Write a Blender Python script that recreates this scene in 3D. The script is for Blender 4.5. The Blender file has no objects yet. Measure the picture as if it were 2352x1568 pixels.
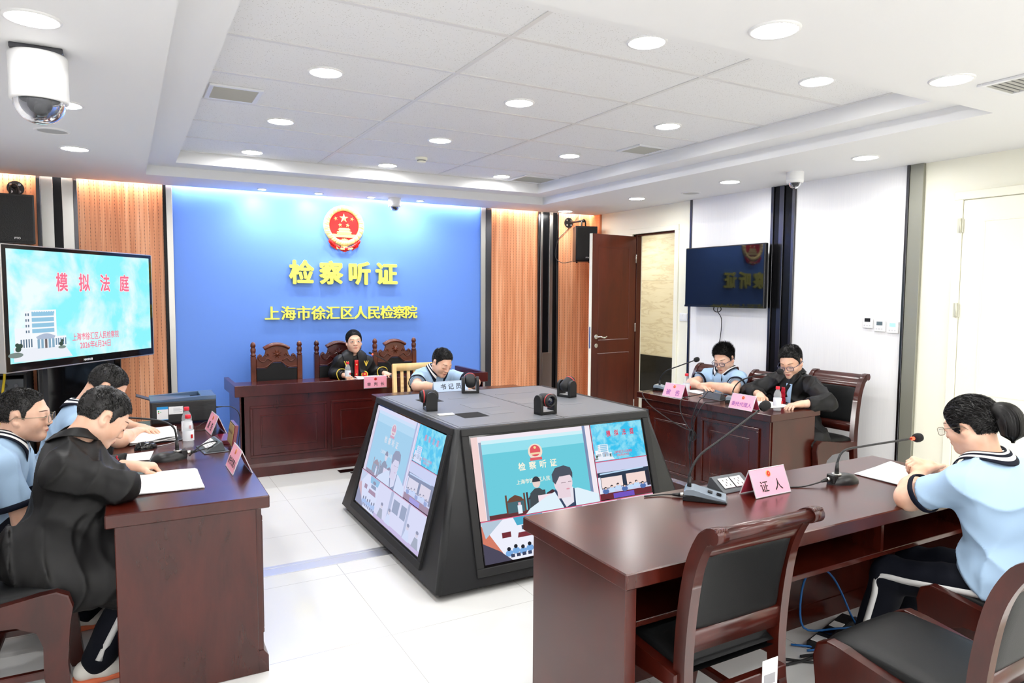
import bpy, bmesh, math, random
import numpy as np
from mathutils import Vector, Matrix, Euler
random.seed(7)
PI = math.pi
C = bpy.context.scene.collection
SC = bpy.context.scene

# ------------------------------------------------------------------ camera, world, exposure
def make_camera():
    yaw, pit, rol = math.radians(29.088), math.radians(-4.035), math.radians(0.3056)
    cy, sy, cp, sp = math.cos(yaw), math.sin(yaw), math.cos(pit), math.sin(pit)
    fw = Vector((sy*cp, cy*cp, sp)); r = Vector((cy, -sy, 0)); u = r.cross(fw)
    rr = r*math.cos(rol) + u*math.sin(rol); uu = -r*math.sin(rol) + u*math.cos(rol)
    m = Matrix((rr, uu, -fw)).transposed().to_4x4(); m.translation = (0, 0, 1.6)
    cd = bpy.data.cameras.new('camera'); cd.sensor_width = 36.0; cd.lens = 1597.5/2352*36.0
    cd.clip_start = 0.05; cd.clip_end = 60
    o = bpy.data.objects.new('camera', cd); o.matrix_world = m; C.objects.link(o); SC.camera = o
make_camera()
w = bpy.data.worlds.new('world'); SC.world = w; w.use_nodes = True
w.node_tree.nodes['Background'].inputs[0].default_value = (0.9, 0.95, 1, 1)
w.node_tree.nodes['Background'].inputs[1].default_value = 0.3
SC.view_settings.view_transform = 'Standard'; SC.view_settings.look = 'None'
SC.view_settings.gamma = 1.0; SC.view_settings.exposure = 2.0
SC.view_settings.use_curve_mapping = False
LAMP = 34.0        # emission of the ceiling downlight diffusers
STRIP = 30.0
SPOT = 200.0        # emission of the small wall spots
try:
    SC.cycles.max_bounces = 8; SC.cycles.diffuse_bounces = 4; SC.cycles.glossy_bounces = 4
    SC.cycles.transmission_bounces = 6; SC.cycles.transparent_max_bounces = 8
    SC.cycles.caustics_reflective = False; SC.cycles.caustics_refractive = False
    SC.cycles.sample_clamp_indirect = 6.0
except Exception:
    pass

# ------------------------------------------------------------------ materials
def srgb(r, g, b):
    f = lambda c: (c/255/12.92) if c/255 <= 0.04045 else ((c/255+0.055)/1.055)**2.4
    return (f(r), f(g), f(b), 1)
MATS = {}
def mat(name, col, rough=0.5, metal=0.0, spec=0.5, coat=0.0, emit=None, es=0.0, trans=0.0, ior=1.45, alpha=1.0):
    if name in MATS: return MATS[name]
    m = bpy.data.materials.new(name); m.use_nodes = True
    b = m.node_tree.nodes['Principled BSDF']
    b.inputs['Base Color'].default_value = col if len(col) == 4 else (*col, 1)
    b.inputs['Roughness'].default_value = rough; b.inputs['Metallic'].default_value = metal
    b.inputs['Specular IOR Level'].default_value = spec
    b.inputs['Coat Weight'].default_value = coat; b.inputs['Coat Roughness'].default_value = 0.08
    b.inputs['Transmission Weight'].default_value = trans; b.inputs['IOR'].default_value = ior
    b.inputs['Alpha'].default_value = alpha
    if emit:
        b.inputs['Emission Color'].default_value = emit; b.inputs['Emission Strength'].default_value = es
    MATS[name] = m
    return m
def nodes(m): return m.node_tree.nodes, m.node_tree.links, m.node_tree.nodes['Principled BSDF']
def N(nt, typ, **kw):
    n = nt.nodes.new(typ)
    for k, v in kw.items():
        if k.startswith('i_'): n.inputs[int(k[2:])].default_value = v
        else: setattr(n, k, v)
    return n
def ramp(nt, fac, stops):
    r = N(nt, 'ShaderNodeValToRGB'); el = r.color_ramp.elements
    while len(el) < len(stops): el.new(0.5)
    for e, (p, c) in zip(el, stops): e.position = p; e.color = c
    nt.links.new(fac, r.inputs[0]); return r.outputs[0]
def coords(nt, scale=(1, 1, 1), loc=(0, 0, 0), rot=(0, 0, 0)):
    t = N(nt, 'ShaderNodeTexCoord'); mp = N(nt, 'ShaderNodeMapping')
    mp.inputs['Scale'].default_value = scale; mp.inputs['Location'].default_value = loc; mp.inputs['Rotation'].default_value = rot
    nt.links.new(t.outputs['Object'], mp.inputs[0]); return mp.outputs[0]
def noise(nt, vec, scale, detail=3, rough=0.5, dist=0.0):
    n = N(nt, 'ShaderNodeTexNoise'); n.inputs['Scale'].default_value = scale; n.inputs['Detail'].default_value = detail
    n.inputs['Roughness'].default_value = rough; n.inputs['Distortion'].default_value = dist
    if vec: nt.links.new(vec, n.inputs['Vector'])
    return n.outputs[0]
def bump(m, fac, strength, dist=0.01):
    nt = m.node_tree; b = N(nt, 'ShaderNodeBump'); b.inputs['Strength'].default_value = strength; b.inputs['Distance'].default_value = dist
    nt.links.new(fac, b.inputs['Height']); nt.links.new(b.outputs[0], nt.nodes['Principled BSDF'].inputs['Normal'])
def wood(name, c0, c1, rough=0.3, scale=(6, 6, 1.2), coat=0.4):
    m = mat(name, c0, rough, coat=coat); nt, ln, b = m.node_tree, m.node_tree.links, m.node_tree.nodes['Principled BSDF']
    b.inputs['Coat Roughness'].default_value = 0.2
    f = noise(nt, coords(nt, scale), 2.2, 5, 0.55, 0.6)
    g = noise(nt, coords(nt, (scale[0]*9, scale[1]*9, scale[2]*3)), 3.0, 3, 0.6)
    mx = N(nt, 'ShaderNodeMath', operation='MULTIPLY_ADD'); ln.new(g, mx.inputs[0]); mx.inputs[1].default_value = 0.16; ln.new(f, mx.inputs[2])
    ln.new(ramp(nt, mx.outputs[0], [(0.25, c0), (0.80, c1)]), b.inputs['Base Color'])
    return m
M_wood = wood('mahogany', srgb(40, 10, 6), srgb(76, 23, 13), 0.24, (3, 3, 1.2), 0.3)
M_wood_d = wood('mahogany_dark', srgb(44, 9, 8), srgb(78, 18, 14), 0.27, (3, 3, 1.2), 0.3)
M_chair = wood('chair_wood', srgb(36, 8, 4), srgb(70, 19, 10), 0.28, (4, 4, 2), 0.3)
M_carve = wood('carved_wood', srgb(62, 22, 7), srgb(112, 48, 18), 0.3, (4, 4, 2), 0.4)
M_door = wood('door_wood', srgb(58, 18, 9), srgb(92, 32, 18), 0.35, (3, 3, .6), 0.2)
M_pale = wood('pale_beech', srgb(214, 168, 104), srgb(238, 200, 140), 0.4, (3, 3, .8), 0.15)
M_leather = mat('black_leather', srgb(17, 18, 19), 0.48, spec=.35)
bump(M_leather, noise(M_leather.node_tree, coords(M_leather.node_tree), 260, 2), 0.12, 0.002)
M_white = mat('white_paint', (0.82, 0.82, 0.82), 0.6)
M_ceil = mat('ceiling_paint', (0.80, 0.80, 0.80), 0.7)
M_cream = mat('cream_paint', srgb(246, 244, 226), 0.5)
M_black = mat('black_plastic', (0.010, 0.010, 0.011), 0.35)
M_blackm = mat('black_matte', (0.012, 0.012, 0.013), 0.6)
M_gloss = mat('black_gloss', (0.006, 0.006, 0.007), 0.06)
M_bpanel = mat('black_panel', (0.006, 0.006, 0.007), 0.22, spec=.22)
M_steel = mat('brushed_steel', (0.56, 0.55, 0.52), 0.3, 1.0)
M_chrome = mat('chrome', (0.75, 0.75, 0.75), 0.12, 1.0)
M_dsteel = mat('dark_steel', (0.10, 0.10, 0.11), 0.25, 1.0)
M_gold = mat('gold', srgb(240, 214, 142), 0.4, 0.45)
M_red = mat('red_enamel', srgb(205, 30, 30), 0.3)
M_yellow = mat('letter_yellow', srgb(242, 236, 96), 0.4)
M_pink = mat('pink_card', srgb(246, 168, 190), 0.4)
M_paper = mat('paper', (0.86, 0.86, 0.86), 0.7)
M_ink = mat('ink', (0.02, 0.02, 0.02), 0.6)
M_lamp = mat('lamp_diffuser', (1, 1, 1), 0.5, emit=(1.0, 0.985, 0.965, 1), es=LAMP)
M_spot = mat('spot_diffuser', (1, 1, 1), 0.5, emit=(1.0, 0.985, 0.96, 1), es=SPOT)
def emis(name, col, s=1.0):
    if name in MATS: return MATS[name]
    m = bpy.data.materials.new(name); m.use_nodes = True; nt = m.node_tree; nt.nodes.clear()
    e = N(nt, 'ShaderNodeEmission'); e.inputs[0].default_value = col if len(col) == 4 else (*col, 1); e.inputs[1].default_value = s
    o = N(nt, 'ShaderNodeOutputMaterial'); nt.links.new(e.outputs[0], o.inputs[0]); MATS[name] = m
    return m

# ------------------------------------------------------------------ mesh building
def basis(w, up=None):
    w = Vector(w).normalized()
    h = Vector(up) if up else (Vector((0, 0, 1)) if abs(w.z) < 0.95 else Vector((0, 1, 0)))
    u = h.cross(w).normalized(); v = w.cross(u)
    return u, v, w
def smooth_path(pts, sub=5, closed=False):
    P = [Vector(p) for p in pts]; n = len(P); out = []
    if n < 3: return P
    for i in range(n if closed else n-1):
        p0 = P[(i-1) % n] if (closed or i > 0) else P[0]*2-P[1]
        p1, p2 = P[i], P[(i+1) % n]
        p3 = P[(i+2) % n] if (closed or i+2 < n) else P[-1]*2-P[-2]
        for k in range(sub):
            t = k/sub
            out.append(0.5*((2*p1)+(p2-p0)*t+(2*p0-5*p1+4*p2-p3)*t*t+(3*p1-p0-3*p2+p3)*t**3))
    if not closed: out.append(P[-1])
    return out
class B:
    def __init__(s): s.bm = bmesh.new(); s.T = None
    def _v(s, p):
        p = Vector(p)
        return s.bm.verts.new(s.T @ p if s.T is not None else p)
    def face(s, vs, m=0, sm=False):
        try: f = s.bm.faces.new(vs)
        except ValueError: return None
        f.material_index = m; f.smooth = sm; return f
    def obb(s, c, size, R=None, bev=0.0, m=0):
        c = Vector(c); h = [x/2 for x in size]; R = R or Matrix.Identity(3)
        v = [s._v(c + R @ Vector((sx*h[0], sy*h[1], sz*h[2]))) for sx in (-1, 1) for sy in (-1, 1) for sz in (-1, 1)]
        fs = [s.face([v[i] for i in q], m) for q in ((0, 1, 3, 2), (4, 6, 7, 5), (0, 4, 5, 1), (2, 3, 7, 6), (0, 2, 6, 4), (1, 5, 7, 3))]
        if bev > 0:
            es = {e for f in fs for e in f.edges}
            bmesh.ops.bevel(s.bm, geom=list(es), offset=bev, offset_type='OFFSET', segments=2 if bev > 0.006 else 1, profile=0.6, affect='EDGES', material=-1, clamp_overlap=True)
        return s
    def box(s, x0, x1, y0, y1, z0, z1, bev=0.0, m=0):
        return s.obb(((x0+x1)/2, (y0+y1)/2, (z0+z1)/2), (abs(x1-x0), abs(y1-y0), abs(z1-z0)), None, bev, m)
    def cyl(s, p0, p1, r0, r1=None, n=16, m=0, caps=True, sx=1.0):
        p0, p1 = Vector(p0), Vector(p1); r1 = r0 if r1 is None else r1
        u, v, w_ = basis(p1-p0)
        A = [s._v(p0+(u*math.cos(2*PI*i/n)*sx+v*math.sin(2*PI*i/n))*r0) for i in range(n)]
        D = [s._v(p1+(u*math.cos(2*PI*i/n)*sx+v*math.sin(2*PI*i/n))*r1) for i in range(n)]
        for i in range(n): s.face([A[i], A[(i+1) % n], D[(i+1) % n], D[i]], m, True)
        if caps: s.face(A[::-1], m); s.face(D, m)
        return s
    def tube(s, pts, r, n=8, m=0, sub=5, closed=False, caps=True):
        P = smooth_path(pts, sub, closed); k = len(P); rings = []; u = None
        for i, p in enumerate(P):
            a = P[(i-1) % k] if (closed or i > 0) else p; b_ = P[(i+1) % k] if (closed or i < k-1) else p
            t = (b_-a)
            if t.length < 1e-9: t = Vector((0, 0, 1))
            t.normalize()
            if u is None: u = basis(t)[0]
            u = (u - t*u.dot(t))
            if u.length < 1e-6: u = basis(t)[0]
            u.normalize(); v = t.cross(u)
            rr = r(i/(k-1)) if callable(r) else r
            rings.append([s._v(p+(u*math.cos(2*PI*j/n)+v*math.sin(2*PI*j/n))*rr) for j in range(n)])
        for i in range(k if closed else k-1):
            a, b_ = rings[i], rings[(i+1) % k]
            for j in range(n): s.face([a[j], a[(j+1) % n], b_[(j+1) % n], b_[j]], m, True)
        if caps and not closed: s.face(rings[0][::-1], m); s.face(rings[-1], m)
        return s
    def lathe(s, prof, o=(0, 0, 0), axis=(0, 0, 1), n=24, m=0, up=None, a0=0.0, a1=2*PI, ms=None):
        o = Vector(o); u, v, w_ = basis(axis, up); full = abs(a1-a0-2*PI) < 1e-6; k = n if full else n+1
        rings = []
        for r, z in prof:
            if r < 1e-6: rings.append([s._v(o+w_*z)]*k)
            else: rings.append([s._v(o+w_*z+(u*math.cos(a0+(a1-a0)*i/n)+v*math.sin(a0+(a1-a0)*i/n))*r) for i in range(k)])
        for q in range(len(prof)-1):
            A, D = rings[q], rings[q+1]; mm = ms[q] if ms else m
            for i in range(n):
                j = (i+1) % k
                vs = []
                for x in (A[i], A[j], D[j], D[i]):
                    if x not in vs: vs.append(x)
                if len(vs) >= 3: s.face(vs, mm, True)
        return s
    def prism(s, poly, h, o=(0, 0, 0), u=(1, 0, 0), v=(0, 0, 1), m=0, bev=0.0, sm=False):
        """extrude a 2-d polygon (in u,v) by h along u x v"""
        o, u, v = Vector(o), Vector(u).normalized(), Vector(v).normalized(); w_ = u.cross(v)
        A = [s._v(o+u*a+v*b) for a, b in poly]; D = [s._v(o+u*a+v*b+w_*h) for a, b in poly]; n = len(poly)
        area = sum(poly[i][0]*poly[(i+1) % n][1]-poly[(i+1) % n][0]*poly[i][1] for i in range(n))
        fl = (area > 0) == (h > 0)
        fs = [s.face(A[::-1] if fl else A, m), s.face(D if fl else D[::-1], m)]
        for i in range(n):
            q = [A[i], A[(i+1) % n], D[(i+1) % n], D[i]]
            fs.append(s.face(q if fl else q[::-1], m, sm))
        if bev > 0:
            es = {e for f in fs[:2] if f for e in f.edges}
            bmesh.ops.bevel(s.bm, geom=list(es), offset=bev, offset_type='OFFSET', segments=2, profile=0.6, affect='EDGES', material=-1, clamp_overlap=True)
        return s
    def surf(s, fn, nu, nv, m=0, closed_u=False, sm=True, mfn=None):
        g = [[s._v(fn(i/(nu if not closed_u else nu), j/nv)) for j in range(nv+1)] for i in range(nu if closed_u else nu+1)]
        k = len(g)
        for i in range(nu):
            for j in range(nv):
                a, b_ = g[i], g[(i+1) % k]
                s.face([a[j], b_[j], b_[j+1], a[j+1]], mfn(i, j) if mfn else m, sm)
        return s
    def sphere(s, c, r, n=16, m=0, sz=1.0, R=None):
        c = Vector(c); k = n//2; rings = []
        for j in range(k+1):
            t = PI*j/k; rr = math.sin(t)
            if j in (0, k): rings.append([s._v(c+(R @ Vector((0, 0, r*sz*math.cos(t))) if R else Vector((0, 0, r*sz*math.cos(t)))))]*n)
            else:
                ring = []
                for i in range(n):
                    q = Vector((r*rr*math.cos(2*PI*i/n), r*rr*math.sin(2*PI*i/n), r*sz*math.cos(t)))
                    ring.append(s._v(c+(R @ q if R else q)))
                rings.append(ring)
        for j in range(k):
            for i in range(n):
                vs = []
                for x in (rings[j][i], rings[j+1][i], rings[j+1][(i+1) % n], rings[j][(i+1) % n]):
                    if x not in vs: vs.append(x)
                if len(vs) >= 3: s.face(vs, m, True)
        return s
    def add_mesh(s, me, M=None, m=0):
        vs = [s._v((M @ v.co) if M else v.co) for v in me.vertices]
        for p in me.polygons: s.face([vs[i] for i in p.vertices], m, False)
        return s
    def obj(s, name, mats, parent=None, loc=None, recalc=False):
        if recalc: bmesh.ops.recalc_face_normals(s.bm, faces=s.bm.faces[:])
        me = bpy.data.meshes.new(name); s.bm.to_mesh(me); s.bm.free()
        for x in (mats if isinstance(mats, (list, tuple)) else [mats]): me.materials.append(x)
        o = bpy.data.objects.new(name, me); C.objects.link(o)
        if parent is not None: o.parent = parent
        if loc is not None: o.location = loc
        return o
def tag(o, label, cat, group=None, kind=None):
    if label: o['label'] = label
    if cat: o['category'] = cat
    if group: o['group'] = group
    if kind: o['kind'] = kind
    return o
def thing(name, label, cat, loc=(0, 0, 0), rz=0.0, group=None):
    o = bpy.data.objects.new(name, None); C.objects.link(o); o.empty_display_size = 0.05
    o.location = loc; o.rotation_euler = (0, 0, rz)
    return tag(o, label, cat, group)
def struct(o): o['kind'] = 'structure'; return o
def dup(root, loc=None, rz=None, label=None, group=None):
    r = root.copy(); C.objects.link(r)
    if loc is not None: r.location = loc
    if rz is not None: r.rotation_euler = (0, 0, rz)
    if label: r['label'] = label
    if group: r['group'] = group
    def rec(src, dst):
        for ch in list(src.children):
            c = ch.copy(); C.objects.link(c); c.parent = dst; rec(ch, c)
    rec(root, r)
    return r
_tc = {}
def text_mesh(txt, size, extrude=0.0, bold=0.0, align='CENTER', bx=1.0, by=1.0):
    """lettering as a mesh; bold strokes come from overlaid shifted copies"""
    k = (txt, size, extrude, bold, align, bx, by)
    if k in _tc: return _tc[k]
    cu = bpy.data.curves.new('lettering', 'FONT'); cu.body = txt; cu.size = size; cu.extrude = extrude
    cu.align_x = align; cu.align_y = 'CENTER'; cu.resolution_u = 3
    o = bpy.data.objects.new('lettering', cu); C.objects.link(o)
    bpy.context.view_layer.update()
    me = bpy.data.meshes.new_from_object(o.evaluated_get(bpy.context.evaluated_depsgraph_get()))
    bpy.data.objects.remove(o)
    if bold > 0:
        bm = bmesh.new(); n = 8
        for i in range(n):
            t = bm.verts[:]; bm.from_mesh(me); new = bm.verts[len(t):]
            bmesh.ops.translate(bm, verts=new, vec=(bold*bx*math.cos(2*PI*i/n), bold*by*math.sin(2*PI*i/n), 0.00001*i))
        me = bpy.data.meshes.new('lettering'); bm.to_mesh(me); bm.free()
    _tc[k] = me
    return me
def frame(o, u, v):
    """matrix mapping text plane (x,y,z) to (u,v,u x v) at o"""
    u, v = Vector(u).normalized(), Vector(v).normalized(); w_ = u.cross(v)
    m = Matrix((u, v, w_)).transposed().to_4x4(); m.translation = Vector(o); return m
# ------------------------------------------------------------------ the room
WY, RX, LX, SY = 7.34, 5.22, -1.15, -3.2
LZ, EZ, GZ = 2.57, 2.65, 2.75
# floor: glossy pale tiles 0.8 m
M_floor = mat('floor_tiles', (0.80, 0.80, 0.79), 0.12, spec=0.45)
def floor_nodes():
    nt, ln, b = M_floor.node_tree, M_floor.node_tree.links, M_floor.node_tree.nodes['Principled BSDF']
    br = N(nt, 'ShaderNodeTexBrick'); br.offset = 0.0; br.squash = 1.0
    for k, v in dict(Scale=1.0).items(): br.inputs[k].default_value = v
    br.inputs['Mortar Size'].default_value = 0.0016; br.inputs['Brick Width'].default_value = 0.8; br.inputs['Row Height'].default_value = 0.8
    br.inputs['Mortar Smooth'].default_value = 0.0
    br.inputs['Color1'].default_value = (0.80, 0.80, 0.785, 1); br.inputs['Color2'].default_value = (0.80, 0.80, 0.785, 1); br.inputs['Mortar'].default_value = (0.5, 0.49, 0.47, 1)
    ln.new(coords(nt, loc=(-1.045, -4.62+0.8, 0)), br.inputs['Vector']); ln.new(br.outputs[0], b.inputs['Base Color'])
floor_nodes()
struct(B().box(LX-.1, 8.2, SY-.1, 11.0, -0.08, 0.0).obj('floor', M_floor))
# ceiling with its stepped recess
M_tile = mat('acoustic_tile', (0.80, 0.80, 0.80), 0.8)
def tile_nodes():
    nt, ln, b = M_tile.node_tree, M_tile.node_tree.links, M_tile.node_tree.nodes['Principled BSDF']
    v = N(nt, 'ShaderNodeTexVoronoi'); v.inputs['Scale'].default_value = 85; ln.new(coords(nt), v.inputs['Vector'])
    n = noise(nt, coords(nt), 30, 2)
    a = N(nt, 'ShaderNodeMath', operation='MULTIPLY_ADD'); ln.new(n, a.inputs[0]); a.inputs[1].default_value = -0.30; a.inputs[2].default_value = 0.33
    l = N(nt, 'ShaderNodeMath', operation='LESS_THAN'); ln.new(v.outputs['Distance'], l.inputs[0]); ln.new(a.outputs[0], l.inputs[1])
    ln.new(ramp(nt, l.outputs[0], [(0, (0.80, 0.80, 0.80, 1)), (1, (0.55, 0.54, 0.52, 1))]), b.inputs['Base Color'])
tile_nodes()
GX0, GX1, GY0, GY1 = 0.40, 3.88, 2.28, 6.42
OX0, OX1, OY0, OY1 = 0.185, 4.085, 2.07, 6.66
b = B()
# low ceiling ring as four slabs with thickness
for (x0, x1, y0, y1) in ((LX-.1, OX0, SY-.1, WY-.11), (OX1, RX+.1, SY-.1, WY-.11), (OX0, OX1, SY-.1, OY0), (OX0, OX1, OY1, WY-.11)):
    b.box(x0, x1, y0, y1, LZ, EZ)
# ledge ring
for (x0, x1, y0, y1) in ((OX0-.05, GX0, OY0-.05, OY1+.05), (GX1, OX1+.05, OY0-.05, OY1+.05), (GX0, GX1, OY0-.05, GY0), (GX0, GX1, GY1, OY1+.05)):
    b.box(x0, x1, y0, y1, EZ, GZ)
b.box(OX0-.05, OX1+.05, OY0-.05, OY1+.05, GZ, GZ+.06, m=1); b.box(LX-.1, RX+.1, WY-.12, WY+.15, LZ+.13, LZ+.16)
b.box(LX-.1, RX+.1, WY-.13, WY-.11, EZ, LZ+.14)
# small cove moulding at the foot of the outer step
cove = [(0, 0)]+[(0.055*(1-math.cos(t)), 0.055*math.sin(t)-0.055+0.055) for t in [i*PI/12 for i in range(7)]]
def cov(n=6, r=0.05): return [(r-r*math.cos(i*PI/2/n), r*math.sin(i*PI/2/n)) for i in range(n+1)]
cp = [(0, 0.05)]+[(0.05-0.05*math.sin(i*PI/16), 0.05*math.cos(i*PI/16)-0.0) for i in range(1, 8)]
ceil = struct(b.obj('ceiling', [M_ceil, M_tile]))
g = B()
for i in range(1, 3): g.box(GX0+1.16*i-.012, GX0+1.16*i+.012, GY0, GY1, GZ-.004, GZ+.002)
for i in range(1, 7):
    y = GY1-0.6*i
    g.box(GX0, GX1, y-.012, y+.012, GZ-.0045, GZ+.002)
for (x0, x1, y0, y1) in ((GX0, GX0+.02, GY0, GY1), (GX1-.02, GX1, GY0, GY1), (GX0, GX1, GY1-.02, GY1)): g.box(x0, x1, y0, y1, GZ-.005, GZ+.002)
struct(g.obj('ceiling_grid', mat('grid_bar', (0.70, 0.69, 0.68), 0.45), ceil))

# walls
M_blue = mat('blue_wall', srgb(100, 144, 230), 0.42)
M_wall = mat('white_panel', (0.86, 0.86, 0.865), 0.5)
def panel_nodes():
    nt, ln, b = M_wall.node_tree, M_wall.node_tree.links, M_wall.node_tree.nodes['Principled BSDF']
    f = noise(nt, coords(nt, (60, 60, 1.2)), 2.0, 3, 0.6)
    ln.new(ramp(nt, f, [(0.3, (0.84, 0.84, 0.85, 1)), (0.7, (0.88, 0.88, 0.88, 1))]), b.inputs['Base Color'])
panel_nodes()
M_perf = mat('perforated_wood', srgb(222, 150, 110), 0.38)
def perf_nodes():
    nt, ln, b = M_perf.node_tree, M_perf.node_tree.links, M_perf.node_tree.nodes['Principled BSDF']
    t = N(nt, 'ShaderNodeTexCoord'); s = N(nt, 'ShaderNodeSeparateXYZ'); ln.new(t.outputs['Object'], s.inputs[0])
    ad = N(nt, 'ShaderNodeMath', operation='ADD'); ln.new(s.outputs[0], ad.inputs[0]); ln.new(s.outputs[1], ad.inputs[1])
    def cell(src, period, width):
        a = N(nt, 'ShaderNodeMath', operation='DIVIDE'); ln.new(src, a.inputs[0]); a.inputs[1].default_value = period
        f = N(nt, 'ShaderNodeMath', operation='FRACT'); ln.new(a.outputs[0], f.inputs[0])
        l = N(nt, 'ShaderNodeMath', operation='LESS_THAN'); ln.new(f.outputs[0], l.inputs[0]); l.inputs[1].default_value = width/period
        return l.outputs[0], a.outputs[0]
    gx, col = cell(ad.outputs[0], 0.039, 0.0035); gz, _ = cell(s.outputs[2], 0.032, 0.013)
    dot = N(nt, 'ShaderNodeMath', operation='MULTIPLY'); ln.new(gx, dot.inputs[0]); ln.new(gz, dot.inputs[1])
    fl = N(nt, 'ShaderNodeMath', operation='FLOOR'); ln.new(col, fl.inputs[0])
    wn = N(nt, 'ShaderNodeTexWhiteNoise', noise_dimensions='1D'); ln.new(fl.outputs[0], wn.inputs['W'])
    f = noise(nt, coords(nt, (14, 14, .55)), 2.0, 5, 0.6, 0.8)
    mx = N(nt, 'ShaderNodeMath', operation='MULTIPLY_ADD'); ln.new(wn.outputs[0], mx.inputs[0]); mx.inputs[1].default_value = 0.22; ln.new(f, mx.inputs[2])
    c = ramp(nt, mx.outputs[0], [(0.38, srgb(204, 126, 84)), (0.62, srgb(230, 158, 114)), (0.82, srgb(242, 182, 142))])
    line = N(nt, 'ShaderNodeMix', data_type='RGBA'); ln.new(gx, line.inputs[0]); ln.new(c, line.inputs[6]); line.inputs[7].default_value = srgb(206, 130, 90)
    d2 = N(nt, 'ShaderNodeMix', data_type='RGBA'); ln.new(dot.outputs[0], d2.inputs[0]); ln.new(line.outputs[2], d2.inputs[6]); d2.inputs[7].default_value = srgb(70, 34, 20)
    ln.new(d2.outputs[2], b.inputs['Base Color'])
perf_nodes()
b = B()
b.box(LX-.1, RX+.25, WY, WY+.15, 0, LZ+.16)                     # masonry
b.box(LX, 0.35, WY-.03, WY, 0, LZ+.1, m=1)                        # left wood panelling (steel strips cover its joints)
b.box(0.415, 3.64, WY-.02, WY, 0, LZ+.1, m=2)                     # blue panel
b.box(3.77, 4.42, WY-.03, WY, 0, LZ+.1, m=1)
b.box(4.70, RX, WY-.03, WY, 0, LZ+.1, m=1)
struct(b.obj('wall_back', [M_white, M_perf, M_blue]))
# steel trims on the back wall
def trim(n, parts):
    b = B()
    for (x0, x1, d, m) in parts: b.box(x0, x1, WY-d, WY-.001, 0.0, LZ+.1, .002, m)
    struct(b.obj(n, [M_steel, M_bpanel, M_dsteel]))
trim('trim_1', [(-.64, -.61, .05, 2), (-.61, -.52, .035, 0), (-.52, -.455, .032, 1), (-.455, -.37, .035, 0), (-.37, -.34, .05, 2)])
trim('trim_2', [(.335, .362, .05, 1), (.362, .415, .045, 0)])
trim('trim_3', [(3.64, 3.70, .045, 0), (3.70, 3.775, .05, 2)])
trim('trim_4', [(4.415, 4.445, .05, 2), (4.445, 4.475, .06, 0), (4.475, 4.575, .034, 1), (4.575, 4.625, .05, 0), (4.625, 4.68, .034, 1), (4.68, 4.71, .05, 2)])
struct(B().box(4.478, 4.60, WY-.06, WY-.02, 0.0, 0.86, .002).obj('trim_5', M_steel))
# right wall with the doorway
DY0, DY1, DZ = 5.76, 6.476, 2.28
b = B(); T = .12
b.box(RX, RX+T, SY, DY0, 0, LZ+.1, m=0); b.box(RX, RX+T, DY1, WY, 0, LZ+.1, m=0); b.box(RX, RX+T, DY0, DY1, DZ, LZ+.1, m=0)
b.box(RX-.025, RX, 7.10, WY, 0, LZ, m=1)                        # wood return
b.box(RX-.02, RX, 4.47, 5.49, 0, LZ, m=2)
b.box(RX-.02, RX, 3.20, 4.21, 0, LZ, m=2)
struct(b.obj('wall_right', [M_cream, M_perf, M_wall]))
def rtrim(n, parts):
    b = B()
    for (y0, y1, d, m) in parts: b.box(RX-d, RX-.001, y0, y1, 0, LZ, .002, m)
    struct(b.obj(n, [M_steel, M_bpanel, M_dsteel, mat('olive_steel', srgb(150, 150, 138), .45, .5)]))
rtrim('trim_6', [(5.49, 5.52, .03, 2)])
rtrim('trim_7', [(4.44, 4.47, .035, 2), (4.38, 4.44, .022, 1), (4.33, 4.38, .03, 2), (4.235, 4.33, .015, 1), (4.205, 4.235, .04, 2)])
rtrim('trim_8', [(3.185, 3.205, .04, 2), (3.083, 3.185, .03, 3)])
# door frame of the open doorway
b = B()
for (y0, y1) in ((DY0-.06, DY0), (DY1, DY1+.06)): b.box(RX-.018, RX+T+.018, y0, y1, 0, DZ, .004)
b.box(RX-.018, RX+T+.018, DY0-.06, DY1+.06, DZ, DZ+.06, .004)
struct(b.obj('trim_9', M_cream))
b = B()
b.box(RX+.03, RX+.10, DY1-.03, DY1, 0, DZ, .003); b.box(RX+.03, RX+.10, DY0, DY0+.012, 0, DZ, .003, 1); b.box(RX+.03, RX+.10, DY0+.012, DY1-.03, DZ-.02, DZ, .003, 0)
struct(b.obj('trim_10', [M_door, M_cream]))
# the white door further along the right wall
d2 = thing('door_2', None, None, (RX, 2.36, 0)); struct(d2)
b = B(); b.box(-.02, .0, .44, .50, 0, 2.27, .004); b.box(-.02, 0, -.50, -.44, 0, 2.27, .004); b.box(-.02, 0, -.5, .5, 2.27, 2.33, .004)
b.obj('door_frame', M_cream, d2)
b = B(); b.box(-.012, 0, -.438, .438, .005, 2.265, .003)
for (z0, z1) in ((.15, .75), (.9, 2.12)):
    for q in ((-.30, .30, z0, z0+.012), (-.30, .30, z1-.012, z1)): b.box(-.016, -.010, q[0], q[1], q[2], q[3], .002)
    for y in (-.30, .288): b.box(-.016, -.010, y, y+.012, z0+.012, z1-.012, .002)
b.obj('door_leaf', M_cream, d2)
for z in (2.09, 1.49, .3): B().cyl((-.026, .447, z-.05), (-.026, .447, z+.05), .007, n=10).box(-.022, -.018, .43, .47, z-.05, z+.05).obj('hinge', mat('cream_metal', srgb(215, 214, 196), .4, .3), d2)
# left and rear walls (never in frame, they close the room)
struct(B().box(LX-.1, LX, SY-.1, WY, 0, LZ+.05).obj('wall_left', M_wall))
struct(B().box(LX, RX, SY-.1, SY, 0, LZ+.05).obj('wall_front', M_wall))
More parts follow.
